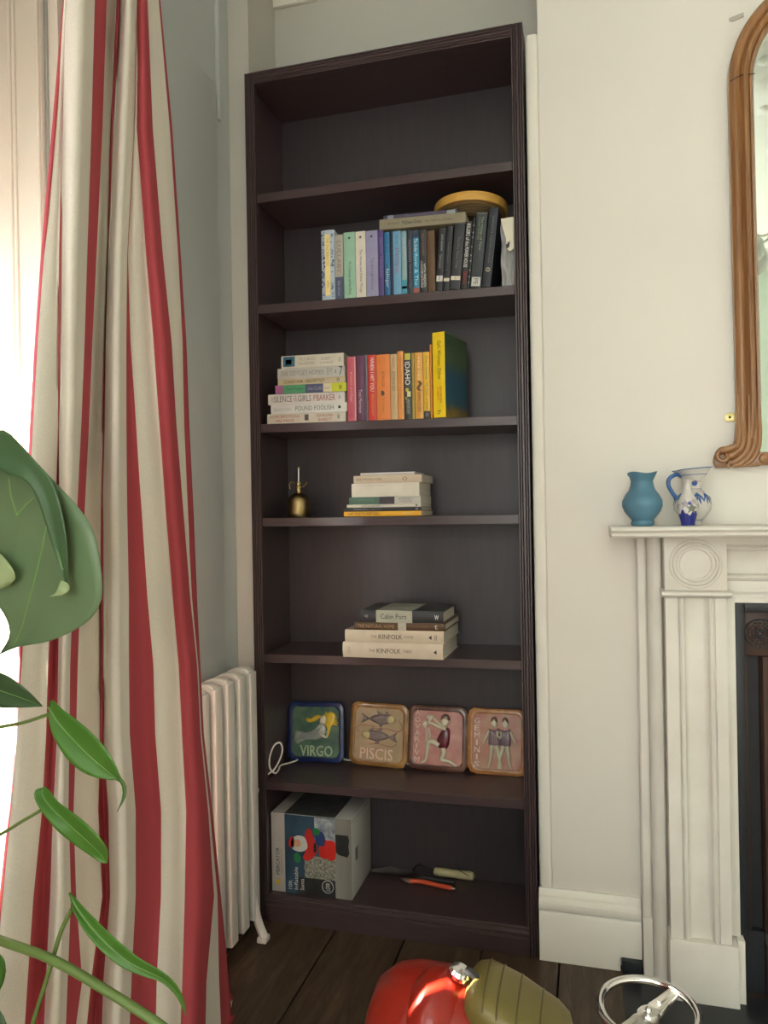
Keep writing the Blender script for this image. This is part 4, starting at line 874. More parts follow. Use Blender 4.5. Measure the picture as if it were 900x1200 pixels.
# ================================================================== FIREPLACE
fp = empty('fireplace_surround', 'white marble fireplace surround with fluted jamb and ringed corner block', 'fireplace', loc=(1.057, .0, 0))
FI = Matrix.Translation((-1.057, 0, 0)); CXF = 1.665
def fpart(b, nm, mt=M_MARBLE, mirror=False, **k):
    if mirror: b.v = [(2*CXF-x, y, z) for x, y, z in b.v]
    return b.xf(FI).build(nm, mt, fp, **k)
YW = .0065
for mi_ in (False, True):
    fpart(MB().prism([(1.0565, YW), (1.0565, -.030), (1.060, -.034), (1.074, -.034), (1.079, -.030), (1.079, YW)], 1.1015, axis=2, o=.155), 'outer_moulding', mirror=mi_)
    fpart(MB().box(1.0565, 1.0795, -.040, YW, .0, .154), 'outer_plinth', mirror=mi_, bevel=.002)
    fpart(MB().prism([(1.0797, YW), (1.0797, -.040), (1.086, -.052), (1.098, -.057), (1.110, -.054), (1.1155, -.046), (1.1155, YW)], 1.1015, axis=2, o=0), 'side_moulding', mirror=mi_, smooth=True, angle=40)
    sh = [(1.1165, YW), (1.1165, -.100), (1.1435, -.100), (1.1445, -.096), (1.146, -.096), (1.148, -.103), (1.1525, -.105), (1.157, -.103), (1.159, -.096), (1.163, -.090), (1.170, -.087), (1.200, -.087), (1.207, -.090), (1.211, -.096), (1.213, -.103), (1.2175, -.105), (1.222, -.103), (1.224, -.096), (1.2255, -.096), (1.2265, -.100), (1.2505, -.100), (1.2505, YW)]
    fpart(MB().prism(sh, .9555, axis=2, o=.1465), 'jamb_shaft', mirror=mi_, smooth=True, angle=35)
    fpart(MB().box(1.1125, 1.264, -.108, YW, .0, .146), 'plinth_block', mirror=mi_, bevel=.0015)
    fpart(MB().box(1.2645, 1.281, -.086, YW, .0, .150), 'inner_plinth', mirror=mi_, bevel=.0015)
    fpart(MB().prism([(YW, .956), (-.100, .956), (-.112, .958), (-.118, .964), (-.116, .970), (-.106, .974), (YW, .974)], 1.260, axis=0, o=1.108), 'necking', mirror=mi_, smooth=True, angle=40, bevel=0)
    cbk = fpart(MB().box(1.1155, 1.2525, -.106, YW, .9745, 1.1015), 'corner_block', mirror=mi_, bevel=.001)
    rc = (1.184 if not mi_ else 2*CXF-1.184)-1.057
    pr = [(.0, -.0), (.0365, 0), (.0365, .0), (.0385, -.003), (.041, .003), (.044, .006), (.047, .003), (.049, -.003), (.0505, .0), (.053, .005), (.0565, .006), (.059, .003), (.060, -.002)]
    rb_ = MB()
    for (r0, th) in ((.0385, .0040), (.0475, .0034), (.0550, .0040)):
        rb_.tube([(rc+r0*math.cos(k*math.pi/24), -.106, 1.036+r0*math.sin(k*math.pi/24)) for k in range(48)], th, 10, closed=True)
    rb_.build('roundel', M_MARBLE, fp, smooth=True)
    fpart(MB().box(1.2510, 1.2745, -.066, YW, .0 if False else .1505, .9545), 'inner_slip', mirror=mi_, bevel=.001)
fr = [(YW, .9550), (-.066, .9550), (-.066, .9685), (-.078, .9690), (-.078, .994), (-.083, .998), (-.085, 1.003), (-.083, 1.008), (-.074, 1.012), (-.070, 1.020), (-.070, 1.058), (-.074, 1.066), (-.082, 1.068), (-.085, 1.073), (-.082, 1.078), (-.078, 1.080), (-.078, 1.1015), (YW, 1.1015)]
fpart(MB().prism(fr, 2*CXF-1.2530, axis=0, o=1.2530), 'frieze', smooth=True, angle=35)
fpart(MB().prism([(YW, .942), (-.064, .942), (-.064, .9545), (YW, .9545)], 2*CXF-1.2750, axis=0, o=1.2750), 'lintel_slip')
sp = [(YW, 1.1020), (-.190, 1.1020), (-.196, 1.1035), (-.199, 1.107), (-.196, 1.1115), (-.193, 1.113), (-.199, 1.115), (-.203, 1.119), (-.200, 1.1245), (-.196, 1.127), (YW, 1.127)]
x0s, x1s = .993, 2*CXF-.993
rows = []
for (xx, dy) in ((x0s, .004), (x0s+.0015, 0), (x1s-.0015, 0), (x1s, .004)): rows.append([(xx, y+(dy if y < 0 else 0), z) for y, z in sp])
b = MB().grid(rows, closed=True); n = len(sp); b.f += [tuple(range(n)), tuple(3*n+k for k in range(n))]; b.mi += [0, 0]
fpart(b, 'mantel_shelf', smooth=True, angle=35)
# insert
ins = empty('fireplace_insert', 'black cast-iron fireplace insert with brown panels and a rosette', 'fireplace insert', loc=(1.665, 0, 0)); II = Matrix.Translation((-1.665, 0, 0))
def ipart(b, nm, mt, **k): return b.xf(II).build(nm, mt, ins, **k)
ipart(MB().box(1.2755, 1.296, -.060, YW, .1505, .9415).box(2*CXF-1.296, 2*CXF-1.2755, -.060, YW, .1505, .9415).box(1.296, 2*CXF-1.296, -.060, YW, .920, .9415), 'iron_frame', M_IRON, bevel=.002)
ipart(MB().box(1.2965, 1.37, -.040, YW, .812, .9195), 'header_panel', M_RUST, bevel=.003)
def ring(cx, cz, r, th, y): return MB().tube([(cx+r*math.cos(k*math.pi/16), y, cz+r*math.sin(k*math.pi/16)) for k in range(32)], th, 8, closed=True)
for r_, th in ((.008, .004), (.018, .0022), (.026, .0022), (.034, .0022)):
    ipart(ring(1.333, .866, r_, th, -.040), 'rosette_ring', M_IRON, smooth=True)
for k in range(18):
    a = 2*math.pi*k/18; ipart(MB().tube([(1.333+.012*math.cos(a), -.041, .866+.012*math.sin(a)), (1.333+.033*math.cos(a), -.041, .866+.033*math.sin(a))], .0018, 6), 'rosette_petal', M_RUST, smooth=True)
ipart(MB().box(1.2965, 1.306, -.030, YW, .150, .811), 'edge_strip', M_RUST, bevel=.002)
ipart(MB().prism([(1.3065, YW), (1.3065, -.012), (1.333, -.012), (1.333, YW)], .811, axis=2, o=.150), 'black_recess', M_IRON)
ipart(MB().prism([(1.3335, YW), (1.3335, -.034), (1.338, -.040), (1.40, -.040), (1.40, YW)], .811, axis=2, o=.150), 'upright_panel', M_RUST)
ipart(MB().box(1.4005, 2*CXF-1.2965, -.005, YW, .0, .9195), 'firebox_back', M_IRON)
ipart(MB().box(1.3335, 1.40, -.052, YW, .122, .1495), 'ledge', mat('sooty_stone', (.10, .095, .085), .7, var=.2), bevel=.006)
ipart(MB().box(1.3335, 1.40, -.046, YW, .0, .1215), 'base_block', M_RUST, bevel=.003)
ipart(MB().box(1.2815, 1.333, -.030, YW, .0, .1495), 'base_panel', M_IRON)
hs = empty('hearth', 'black slate hearth slab on the floor before the fireplace', 'hearth', loc=(1.67, -.2, 0)); HI = Matrix.Translation((-1.67, .2, 0))
_h = [(1.006, -.0315), (1.056, -.0315), (1.056, -.0410), (1.0797, -.0410), (1.0797, -.0580), (1.112, -.0580), (1.112, -.1090), (1.2645, -.1090), (1.2645, -.0870), (1.2815, -.0870), (1.2815, -.0530)]
MB().prism([(1.006, -.46)]+_h+[(2*CXF-x, y) for x, y in _h[::-1]]+[(2*CXF-1.006, -.46)], .004, axis=2, o=.0004).xf(HI).build('slab', M_HEARTH, hs, bevel=.001)
MB().box(1.006, 1.054, -.0300, .006, .0045, .0350).xf(HI).build('back_ledge', M_HEARTH, hs, bevel=.001)
# plaster damage / wall marks: small picture fixings beside the mirror
bp = empty('mirror_bracket', 'small brass fixing tab screwed to the wall beside the mirror foot', 'bracket', loc=at(855, 489, 1, .004))
MB().lathe([(.001, 0), (.0125, 0), (.0125, .002), (.001, .002)], 20).xf(Matrix.Rotation(R(90), 4, 'X') @ Matrix.Scale(.9, 4)).box(0, .02, -.002, 0, -.010, .010).build('plate', mat('pale_brass', (.62, .52, .22), .4, metal=.6), bp, bevel=.0004)
MB().lathe([(.001, 0), (.003, 0), (.003, .002), (.001, .003)], 10, c=(0, 0, .002)).xf(Matrix.Rotation(R(90), 4, 'X')).build('screw', M_IRON, bp)
wp = at(861, 21, 1, .006)
tag(MB().prism([(-.012, -.006), (-.013, .001), (.02, .009), (.02, -.001), (-.004, -.008)], .0, axis=1, o=-.002).xf(Matrix.Translation(wp)).build('wall_plug', paint(176, 172, 160)), 'grey chipped patch of filler on the wall left of the mirror arch', 'patch')

# ================================================================== MIRROR
mr = empty('arched_mirror', 'arched overmantel mirror in a varnished honey wood frame with scrolled foot', 'mirror', loc=(1.665, .004, 1.265)); MI = Matrix.Translation((-1.665, -.004, -1.265))
# outer line of frame left half in (x, z)
ol = [(1.290, 1.335), (1.2935, 1.40), (1.2935, 1.50), (1.291, 1.8), (1.289, 2.10), (1.289, 2.20)]
arc_c = (1.289+.22, 2.20)
for k in range(1, 9):
    a = R(180-90*k/8); ol.append((arc_c[0]+.22*math.cos(a), 2.20+.235*math.sin(a)))
olm = ol+[(2*CXF-x, z) for x, z in ol[::-1]]
sect = [(0, .0), (0, -.020), (.006, -.027), (.013, -.029), (.021, -.026), (.0245, -.021), (.027, -.024), (.031, -.033), (.036, -.035), (.041, -.031), (.044, -.022), (.046, -.026), (.050, -.027), (.053, -.020), (.056, -.014), (.056, 0)]
def offs(pts, d):
    o = []
    for i, p in enumerate(pts):
        a = Vector(pts[max(0, i-1)]); c = Vector(pts[min(len(pts)-1, i+1)]); t = (c-a).normalized(); nn = Vector((t.y, -t.x)); o.append((p[0]+nn.x*d, p[1]+nn.y*d))
    return o
fine = [(p.x, p.y) for p in smoothline([(x, z, 0) for x, z in olm], 5)]
rows = []
for d, y in sect: rows.append([(x, y, z) for x, z in offs(fine, d)])
b = MB().grid(rows); MBv = b
b.xf(MI).build('frame', M_HONEY, mr, smooth=True, angle=35)
gp = offs(fine, .050)
gpoly = gp+[(2*CXF-1.335, 1.30), (1.335, 1.30)]
MB().prism(gpoly, -.004, axis=1, o=-.011).xf(MI).build('mirror_glass', M_MIRROR, mr)
MB().prism([(1.30, 1.268), (2*CXF-1.30, 1.268), (2*CXF-1.30, 1.300), (1.30, 1.300)], -.002, axis=1, o=-.026).xf(MI).build('bottom_rail', M_HONEY, mr, bevel=.004)
for s in (1, -1):
    fx = (lambda x: x) if s == 1 else (lambda x: 2*CXF-x)
    # scroll foot: reeded sweeps curling outward to a volute
    for j, (x0_, x1_, zz, rr) in enumerate(((1.296, 1.283, 1.312, .0085), (1.307, 1.290, 1.296, .0085), (1.320, 1.300, 1.283, .0080), (1.333, 1.310, 1.276, .0075), (1.343, 1.325, 1.276, .0060))):
        P = smoothline([(fx(x0_), -.022, 1.44), (fx(x0_+.001), -.024, 1.38), (fx(x0_-.001), -.027, 1.335), (fx(x0_*.55+x1_*.45), -.029, (1.335+zz)/2-.006), (fx(x1_-.010), -.028, zz-.002), (fx(x1_-.026), -.024, zz-.006)], 6)
        n_ = len(P); MB().tube(P, [rr*(.35+.65*min(1, i/n_*2.2)) for i in range(n_)], 12).xf(MI).build('scroll_reed', M_HONEY, mr, smooth=True)
    cx, cz = fx(1.262), 1.292
    sp_ = []
    for k in range(30):
        a = R(-60+s*0+k*17)*s+(math.pi if s == -1 else 0); rr = .0245*(1-k/36)
        sp_.append((cx+rr*math.cos(R(-70+k*17))*s, -.018-.0006*k, cz+rr*math.sin(R(-70+k*17))))
    MB().tube(sp_, [.0085*(1-k/50) for k in range(30)], 12).xf(MI).build('volute', M_HONEY, mr, smooth=True)
    MB().prism([(fx(1.245), 1.266), (fx(1.345), 1.266), (fx(1.345), 1.31), (fx(1.335), 1.34), (fx(1.292), 1.34), (fx(1.282), 1.312), (fx(1.262), 1.310), (fx(1.243), 1.298), (fx(1.240), 1.280)], -.001, axis=1, o=-.019).xf(MI).build('scroll_back', M_HONEY, mr, bevel=.003)
    MB().lathe([(.0005, 0), (.010, .003), (.013, .008), (.010, .014), (.0005, .018)], 16).xf(MI @ Matrix.Translation((fx(1.352), -.018, 1.284)) @ Matrix.Rotation(R(90), 4, 'X')).build('corner_bud', M_HONEY, mr, smooth=True)
MB().tube([(1.290, -.0300, 2.196), (1.303, -.0335, 2.201), (1.315, -.030, 2.207), (1.345, -.030, 2.205)], .0011, 6).xf(MI).build('mitre_joint', mat('dark_joint', (.03, .012, .006), .6), mr)

# ceiling rose and pendant seen in the mirror
cr = empty('ceiling_rose', 'round plaster ceiling rose seen only in the mirror', 'ceiling rose', loc=(1.72, -1.5, ZC))
for r_, h_ in ((.30, .012), (.24, .02), (.17, .03), (.10, .04)):
    MB().lathe([(.001, -h_), (r_-.02, -h_), (r_, -h_+.010), (r_, -.0005), (.001, -.0005)], 48).build('plaster_ring', M_CEIL, cr, smooth=True, angle=30)
for k in range(16):
    a = 2*math.pi*k/16; MB().lathe([(.001, -.034), (.02, -.030), (.028, -.022), (.028, -.012)], 12, c=(.205*math.cos(a), .205*math.sin(a), 0)).build('plaster_petal', M_CEIL, cr, smooth=True)
pn = empty('pendant_lamp', 'pendant lamp with frosted glass globes reflected in the mirror', 'lamp', loc=(1.72, -1.5, 2.2))
MB().tube([(0, 0, .72), (0, 0, .12)], .006, 8).build('stem', M_BRASS, pn, smooth=True)
for k in range(5):
    a = 2*math.pi*k/5+.3; c = (.13*math.cos(a), .13*math.sin(a))
    MB().tube(smoothline([(0, 0, .14), (c[0]*.5, c[1]*.5, .10), (c[0], c[1], .12)], 5), .004, 8).build('arm', M_BRASS, pn, smooth=True)
    MB().lathe([(.002, -.07), (.03, -.062), (.055, -.035), (.062, 0), (.055, .035), (.03, .062), (.02, .075), (.002, .077)], 24, c=(c[0], c[1], .04)).build('globe', mat('frosted_glass', (.80, .84, .80), .25, var=.01), pn, smooth=True)

# ================================================================== VASES
vz = 1.1275
v1 = at(753, 612, 1, -.10)
vs = MB().lathe([(.001, 0), (.0235, 0), (.026, .003), (.0265, .008), (.024, .013), (.030, .020), (.041, .034), (.0465, .048), (.046, .060), (.039, .074), (.030, .086), (.0265, .097), (.0262, .103), (.025, .106), (.0265, .110), (.0285, .116), (.0330, .124), (.0345, .127), (.0330, .1275), (.029, .120), (.024, .108), (.022, .090), (.001, .08)], 64,
    wob=lambda a, z: 1+(.03*math.cos(3*a+.6) if z > .112 else 0))
vs.v = [(x, y, z+(.0022*math.cos(3*math.atan2(y, x)+.6) if z > .12 else 0)) for x, y, z in vs.v]
vo = vs.build('blue_vase', mat('matt_teal_glaze', srgb(80, 124, 146), .55, scale=12, col2=srgb(92, 138, 160)), smooth=True, angle=60); vo.location = (v1.x, -.10, vz)
tag(vo, 'squat matt teal-blue vase with wavy lip standing left on the mantel shelf', 'vase')
jx = at(812, 612, 1, -.065)
def blotch(name, base, mark, scale, thr, hi=None, mark2=None):
    m = bpy.data.materials.new(name); t, N, L, P = nodes(m); tc = N.new('ShaderNodeTexCoord')
    n = N.new('ShaderNodeTexVoronoi'); n.inputs['Scale'].default_value = scale; n.feature = 'SMOOTH_F1'; L.new(tc.outputs['Object'], n.inputs[0])
    r = N.new('ShaderNodeValToRGB'); e = r.color_ramp.elements; e[0].position = thr; e[0].color = (*mark, 1); e[1].position = thr+.05; e[1].color = (*base, 1)
    L.new(n.outputs[0], r.inputs[0]); L.new(r.outputs[0], P.inputs['Base Color']); P.inputs['Roughness'].default_value = .12; P.inputs['Coat Weight'].default_value = .5
    return m
jug = empty('jug', 'white jug with painted blue flowers, blue handle and folded square lip, behind the bud vase', 'jug', loc=(jx.x, -.062, vz))
JM = mat('white_glaze', srgb(206, 204, 198), .12, var=.02, coat=.5)
BL = mat('cobalt_glaze', srgb(36, 72, 140), .15, scale=40, col2=srgb(64, 116, 172), coat=.4)
MB().lathe([(.001, 0), (.022, 0), (.024, .004), (.020, .010), (.030, .020), (.041, .036), (.044, .050), (.040, .066), (.028, .078), (.020, .086), (.0185, .096), (.022, .108), (.026, .118), (.0245, .118), (.018, .098), (.001, .09)], 48).build('body', JM, jug, smooth=True, angle=60)
lip = []
for (s_, z) in ((.90, .114), (1.0, .120), (1.22, .130), (1.34, .1335), (1.24, .1325), (1.0, .122)):
    lip.append([(.027*s_*(1+.26*abs(math.cos(2*a+.8))**1.5)*math.cos(a), .027*s_*(1+.26*abs(math.cos(2*a+.8))**1.5)*math.sin(a), z+.0065*math.cos(a)*(s_-.8)) for a in [2*math.pi*k/40 for k in range(40)]])
MB().grid(lip, closed=True).build('lip', JM, jug, smooth=True, angle=60)
MB().tube([(p[0]*1.0, p[1]*1.0, p[2]+.0006) for p in lip[3]], .0012, 6, closed=True).build('lip_line', BL, jug, smooth=True)
MB().tube([(p[0]*1.0, p[1]*1.0, p[2]) for p in lip[1]], .0010, 6, closed=True).build('lip_line', BL, jug, smooth=True)
MB().tube(smoothline([(-.020, -.004, .116), (-.036, -.006, .122), (-.052, -.008, .112), (-.054, -.008, .096), (-.045, -.006, .078), (-.038, -.004, .066), (-.036, 0, .052)], 6), .0050, 12).build('handle', BL, jug, smooth=True)
def decal(parent, nm, prof_r, a0, z0, pts, m, lift=.0006, s=1):
    """painted mark wrapped on a body of revolution"""
    P = smoothline([(a, 0, b) for a, b in pts+[pts[0]]], 3)[:-1]
    v = [(0, 0)]+[(p.x, p.z) for p in P]; cxx = sum(p.x for p in P)/len(P); czz = sum(p.z for p in P)/len(P); v[0] = (cxx, czz)
    mid_ = [((p.x+cxx)/2, (p.z+czz)/2) for p in P]
    allp = [v[0]]+mid_+v[1:]
    vv = []
    for a, z in allp:
        r_ = prof_r(z0+z)+lift; an = a0+a/max(.01, r_); vv.append((r_*math.cos(an), r_*math.sin(an), z0+z))
    n_ = len(P); f = [(0, 1+i, 1+(i+1) % n_) for i in range(n_)]+[(1+i, 1+n_+i, 1+n_+(i+1) % n_, 1+(i+1) % n_) for i in range(n_)]
    return MB().add(vv, f).build(nm, m, parent, smooth=True)
def prof_fn(pr):
    def f(z):
        for (r0, z0), (r1, z1) in zip(pr, pr[1:]):
            if z0 <= z <= z1: return r0+(r1-r0)*(z-z0)/max(1e-6, z1-z0)
        return pr[-1][0]
    return f
jf = prof_fn([(.020, .010), (.030, .020), (.041, .036), (.044, .050), (.040, .066), (.028, .078), (.020, .086), (.0185, .096), (.022, .108), (.026, .118)])
for a0 in (-78, -40, -150, 10):
    for k in range(4):
        an = (-.7+.45*k); tip = (.026*math.sin(an), -.030*math.cos(an))
        decal(jug, 'painted_petal', jf, R(a0), .078, [(0, 0), (tip[0]*.5+.003, tip[1]*.5), tip, (tip[0]*.5-.003, tip[1]*.5)], BL)
decal(jug, 'painted_flower', jf, R(-80), .100, [(0, .007), (.006, .004), (.006, -.003), (0, -.007), (-.006, -.004), (-.006, .003)], BL)
for z in (.012, .086, .104): MB().tube([((jf(z)+.0004)*math.cos(k*math.pi/16), (jf(z)+.0004)*math.sin(k*math.pi/16), z) for k in range(32)], .0007, 6, closed=True).build('painted_line', mat('thin_line', srgb(60, 80, 130), .3) if z < .09 else mat('gold_line', srgb(150, 110, 70), .3), jug)
sv = at(806, 612, 1, -.125)
bv = empty('bud_vase', 'slim white bud vase with cobalt lower half, in front of the jug', 'vase', loc=(sv.x, -.128, vz))
spf = [(.0145, 0), (.015, .002), (.0155, .010), (.021, .028), (.0235, .044), (.0215, .058), (.0150, .070), (.0098, .080), (.0085, .092), (.0105, .102), (.0135, .106)]
MB().lathe([(.001, 0)]+spf+[(.0125, .1065), (.0075, .095), (.001, .09)], 40).build('body', JM, bv, smooth=True, angle=60)
sf = prof_fn(spf)
cob = mat('deep_cobalt', srgb(28, 40, 130), .12, coat=.5, var=.1)
rows = [[((sf(z)+.0005)*math.cos(a), (sf(z)+.0005)*math.sin(a), z) for a in [2*math.pi*k/48 for k in range(48)]] for z in (.0005, .006, .012, .018, .024)]
rows.append([((sf(z)+.0005)*math.cos(a), (sf(z)+.0005)*math.sin(a), z) for a, z in [(2*math.pi*k/48, .030+.006*math.sin(5*2*math.pi*k/48)+.003*math.sin(11*k)) for k in range(48)]])
MB().grid(rows, closed=True).build('cobalt_glaze', cob, bv, smooth=True)
gl = mat('grey_leaf_glaze', srgb(112, 118, 104), .2, var=.15, coat=.4); gp_ = mat('lilac_glaze', srgb(168, 160, 166), .2, var=.1)
for a0, z0, m_, sc_ in ((-75, .040, gl, 1.2), (-110, .050, gp_, 1.1), (-60, .056, gp_, .8), (-20, .046, gp_, 1), (-160, .046, gp_, 1), (-88, .052, cob, .6)):
    decal(bv, 'painted_leaf', sf, R(a0), z0, [(sc_*a/1000, sc_*b/1000) for a, b in ((0, 10), (4, 4), (11, 3), (6, -2), (7, -10), (0, -5), (-7, -9), (-5, -2), (-10, 3), (-3, 4))], m_, .0009)

# ================================================================== RIDE-ON SCOOTER
M_RED = mat('red_lacquer', (.30, .014, .006), .34, var=.03, coat=.35, spec=.3)
M_OLIVE = mat('olive_vinyl', (.155, .125, .030), .42, scale=300, col2=(.175, .140, .038), bump=.05)
so = empty('ride_on_scooter', 'glossy red toy ride-on scooter with an olive green padded seat', 'toy scooter', loc=(.70, -.76, 0)); SI = Matrix.Translation((-.70, .76, 0))
def loft(secs, seg=28, pw=2.4):
    """secs: (x, yc, zc, ry, rz) super-elliptic rings along x"""
    rows = []
    for (x, yc, zc, ry, rz) in secs:
        r = []
        for k in range(seg):
            a = 2*math.pi*k/seg; c, s = math.cos(a), math.sin(a)
            r.append((x, yc+ry*math.copysign(abs(c)**(2/pw), c), zc+rz*math.copysign(abs(s)**(2/pw), s)))
        rows.append(r)
    b = MB().grid(rows, closed=True); n = seg
    b.f += [tuple(range(n)), tuple((len(rows)-1)*n+k for k in range(n))]; b.mi += [0, 0]; return b
Y0 = -.76
sec = [(.560, Y0, .20, .02, .06), (.566, Y0, .21, .05, .105), (.582, Y0, .222, .082, .138), (.612, Y0, .228, .10, .156), (.65, Y0, .23, .104, .163), (.70, Y0, .23, .104, .162), (.76, Y0, .225, .10, .15), (.82, Y0, .21, .095, .12), (.88, Y0, .20, .085, .10), (.915, Y0, .19, .06, .07), (.925, Y0, .19, .02, .03)]
b = loft(sec); b.xf(SI).build('body_shell', M_RED, so, smooth=True, angle=70)
bulge = loft([(.632, Y0-.025, .26, .02, .04), (.638, Y0-.025, .27, .05, .078), (.654, Y0-.025, .28, .075, .108), (.68, Y0-.02, .286, .085, .120), (.71, Y0-.012, .288, .085, .117), (.735, Y0, .28, .08, .10), (.75, Y0, .27, .04, .05)], pw=2.1)
bulge.xf(SI).build('engine_cowl', M_RED, so, smooth=True, angle=70)
# chrome trim curve on the front cowl and chrome lamp
P = [at(a, b_, 1, Y0+.03) for a, b_ in ((450, 1143), (462, 1134), (476, 1130), (490, 1129.5), (498, 1128))]
MB().tube(smoothline(P, 5), .0022, 8).xf(SI).build('chrome_trim', M_CHROME, so, smooth=True)
lc = at(539, 1139, 1, Y0-.01)
MB().lathe([(.001, -.012), (.017, -.010), (.019, 0), (.016, .008), (.001, .011)], 24).xf(SI @ Matrix.Translation(lc) @ Matrix.Rotation(R(20), 4, 'Y') @ Matrix.Scale(.75, 4, (0, 0, 1))).build('chrome_lamp', M_CHROME, so, smooth=True)
MB().box(-.012, .014, -.006, .006, -.004, .004).xf(SI @ Matrix.Translation(lc+Vector((.020, .0, .000))) @ Matrix.Rotation(R(30), 4, 'Y')).build('lamp_bracket', M_BLACK, so, bevel=.001)
# seat: saddle raised at its left end
st = []
for (x, zt, ry, th) in ((.735, .365, .030, .040), (.741, .387, .050, .055), (.754, .400, .064, .068), (.773, .402, .070, .070), (.795, .392, .073, .062), (.825, .378, .074, .052), (.86, .358, .072, .046), (.885, .347, .066, .042), (.903, .335, .052, .032), (.910, .318, .03, .012)):
    r = []
    for k in range(24):
        a = 2*math.pi*k/24; c, s = math.cos(a), math.sin(a)
        r.append((x, Y0+ry*math.copysign(abs(c)**.7, c), zt-th*.5+th*.5*math.copysign(abs(s)**.75, s)))
    st.append(r)
b = MB().grid(st, closed=True); b.f += [tuple(range(24)), tuple(9*24+k for k in range(24))]; b.mi += [0, 0]
b.xf(SI).build('seat', M_OLIVE, so, smooth=True, angle=70)
pip = [(r[k][0], r[k][1]*1.0, r[k][2]) for r in st for k in (20,)]
MB().tube([(x, y-.001, z+.001) for x, y, z in pip[1:-1]], .0022, 8).xf(SI).build('piping', mat('olive_piping', (.22, .19, .06), .4), so, smooth=True)
for i in (3, 4, 5, 6):
    rr_ = [st[i][k] for k in range(1, 12)]
    MB().tube([(x, y, z+.0004) for x, y, z in rr_], .0014, 6).xf(SI).build('seat_seam', mat('olive_seam', (.10, .08, .02), .5), so, smooth=True)
for x in (.59, .88):
    MB().lathe([(.001, -.02), (.035, -.022), (.055, -.018), (.062, -.008), (.062, .008), (.055, .018), (.035, .022), (.001, .02)], 28).xf(SI @ Matrix.Translation((x, Y0, .0625)) @ Matrix.Rotation(R(90), 4, 'X')).build('wheel', M_BLACK, so, smooth=True)
MB().tube([(.585, Y0-.17, .300), (.572, Y0-.08, .290), (.572, Y0+.04, .27), (.580, Y0+.10, .26)], .010, 10).xf(SI).build('handlebar', M_BLACK, so, smooth=True)

# ================================================================== STEERING WHEEL TOY
wc = at(760, 1184, 2, .30)
sw = empty('pedal_car', 'chrome toy steering wheel on a pale column, rising from a small pedal toy', 'toy car', loc=(wc.x, wc.y, 0))
fwd = Vector((CAM.x-wc.x, CAM.y-wc.y, 0)).normalized()
TW = Matrix.Translation((0, 0, .30)) @ Matrix.Rotation(R(3), 4, 'X')
Rw = .0812
MB().tube([(Rw*math.cos(k*math.pi/36), Rw*math.sin(k*math.pi/36), 0) for k in range(72)], .0072, 14, closed=True).xf(TW).build('wheel_rim', M_CHROME, sw, smooth=True)
ang = R(52)
SPM = TW @ Matrix.Rotation(ang, 4, 'Z')
for s in (1, -1):
    rows = []
    for t, wd, z in ((.010, .016, -.010), (.022, .0165, -.006), (.04, .013, -.004), (.062, .0125, -.003), (.0795, .011, -.001)):
        rows.append([(s*t, -wd, z-.003), (s*t, -wd*.8, z+.0035), (s*t, wd*.8, z+.0035), (s*t, wd, z-.003)])
    b = MB().grid(rows, closed=True); b.f += [(0, 1, 2, 3), (16, 17, 18, 19)]; b.mi += [0, 0]
    b.xf(SPM).build('spoke', M_STEEL, sw, bevel=.0015)
    MB().box(min(s*.03, s*.072), max(s*.03, s*.072), -.0035, .0035, .0005, .0022).xf(SPM).build('spoke_ridge', M_STEEL, sw, bevel=.0008)
MB().lathe([(.001, -.022), (.017, -.022), (.019, -.012), (.019, -.006), (.015, -.001), (.001, -.001)], 28).xf(TW).build('hub', M_STEEL, sw, smooth=True)
MB().lathe([(.001, 0), (.0085, 0), (.0085, .003), (.001, .003)], 24, c=(0, 0, -.0005)).xf(TW).build('hub_washer', M_CHROME, sw, smooth=True, angle=30)
MB().lathe([(.001, 0), (.0055, 0), (.0055, .004), (.001, .005)], 6, c=(0, 0, .0025)).xf(TW).build('hub_nut', M_CHROME, sw)
MB().tube([(0, 0, .277), (.004, -.035, .10)], .0125, 16).build('column', mat('pale_beige_plastic', (.52, .42, .33), .35), sw, smooth=True)
b = loft([(-.14, 0, .09, .02, .02), (-.135, 0, .09, .035, .035), (-.06, 0, .09, .045, .045), (.06, 0, .09, .045, .045), (.095, 0, .09, .035, .035), (.10, 0, .09, .02, .02)]).xf(Matrix.Rotation(R(90), 4, 'Z'))
b.build('chassis', mat('cream_enamel', (.6, .56, .48), .3), sw, smooth=True, angle=70)
for x in (-.05, .05):
    for y in (-.10, .06):
        MB().lathe([(.001, -.012), (.045, -.012), (.05, -.006), (.05, .006), (.045, .012), (.001, .012)], 28).xf(Matrix.Translation((x, y, .0505)) @ Matrix.Rotation(R(90), 4, 'Y')).build('wheel', M_BLACK, sw, smooth=True)

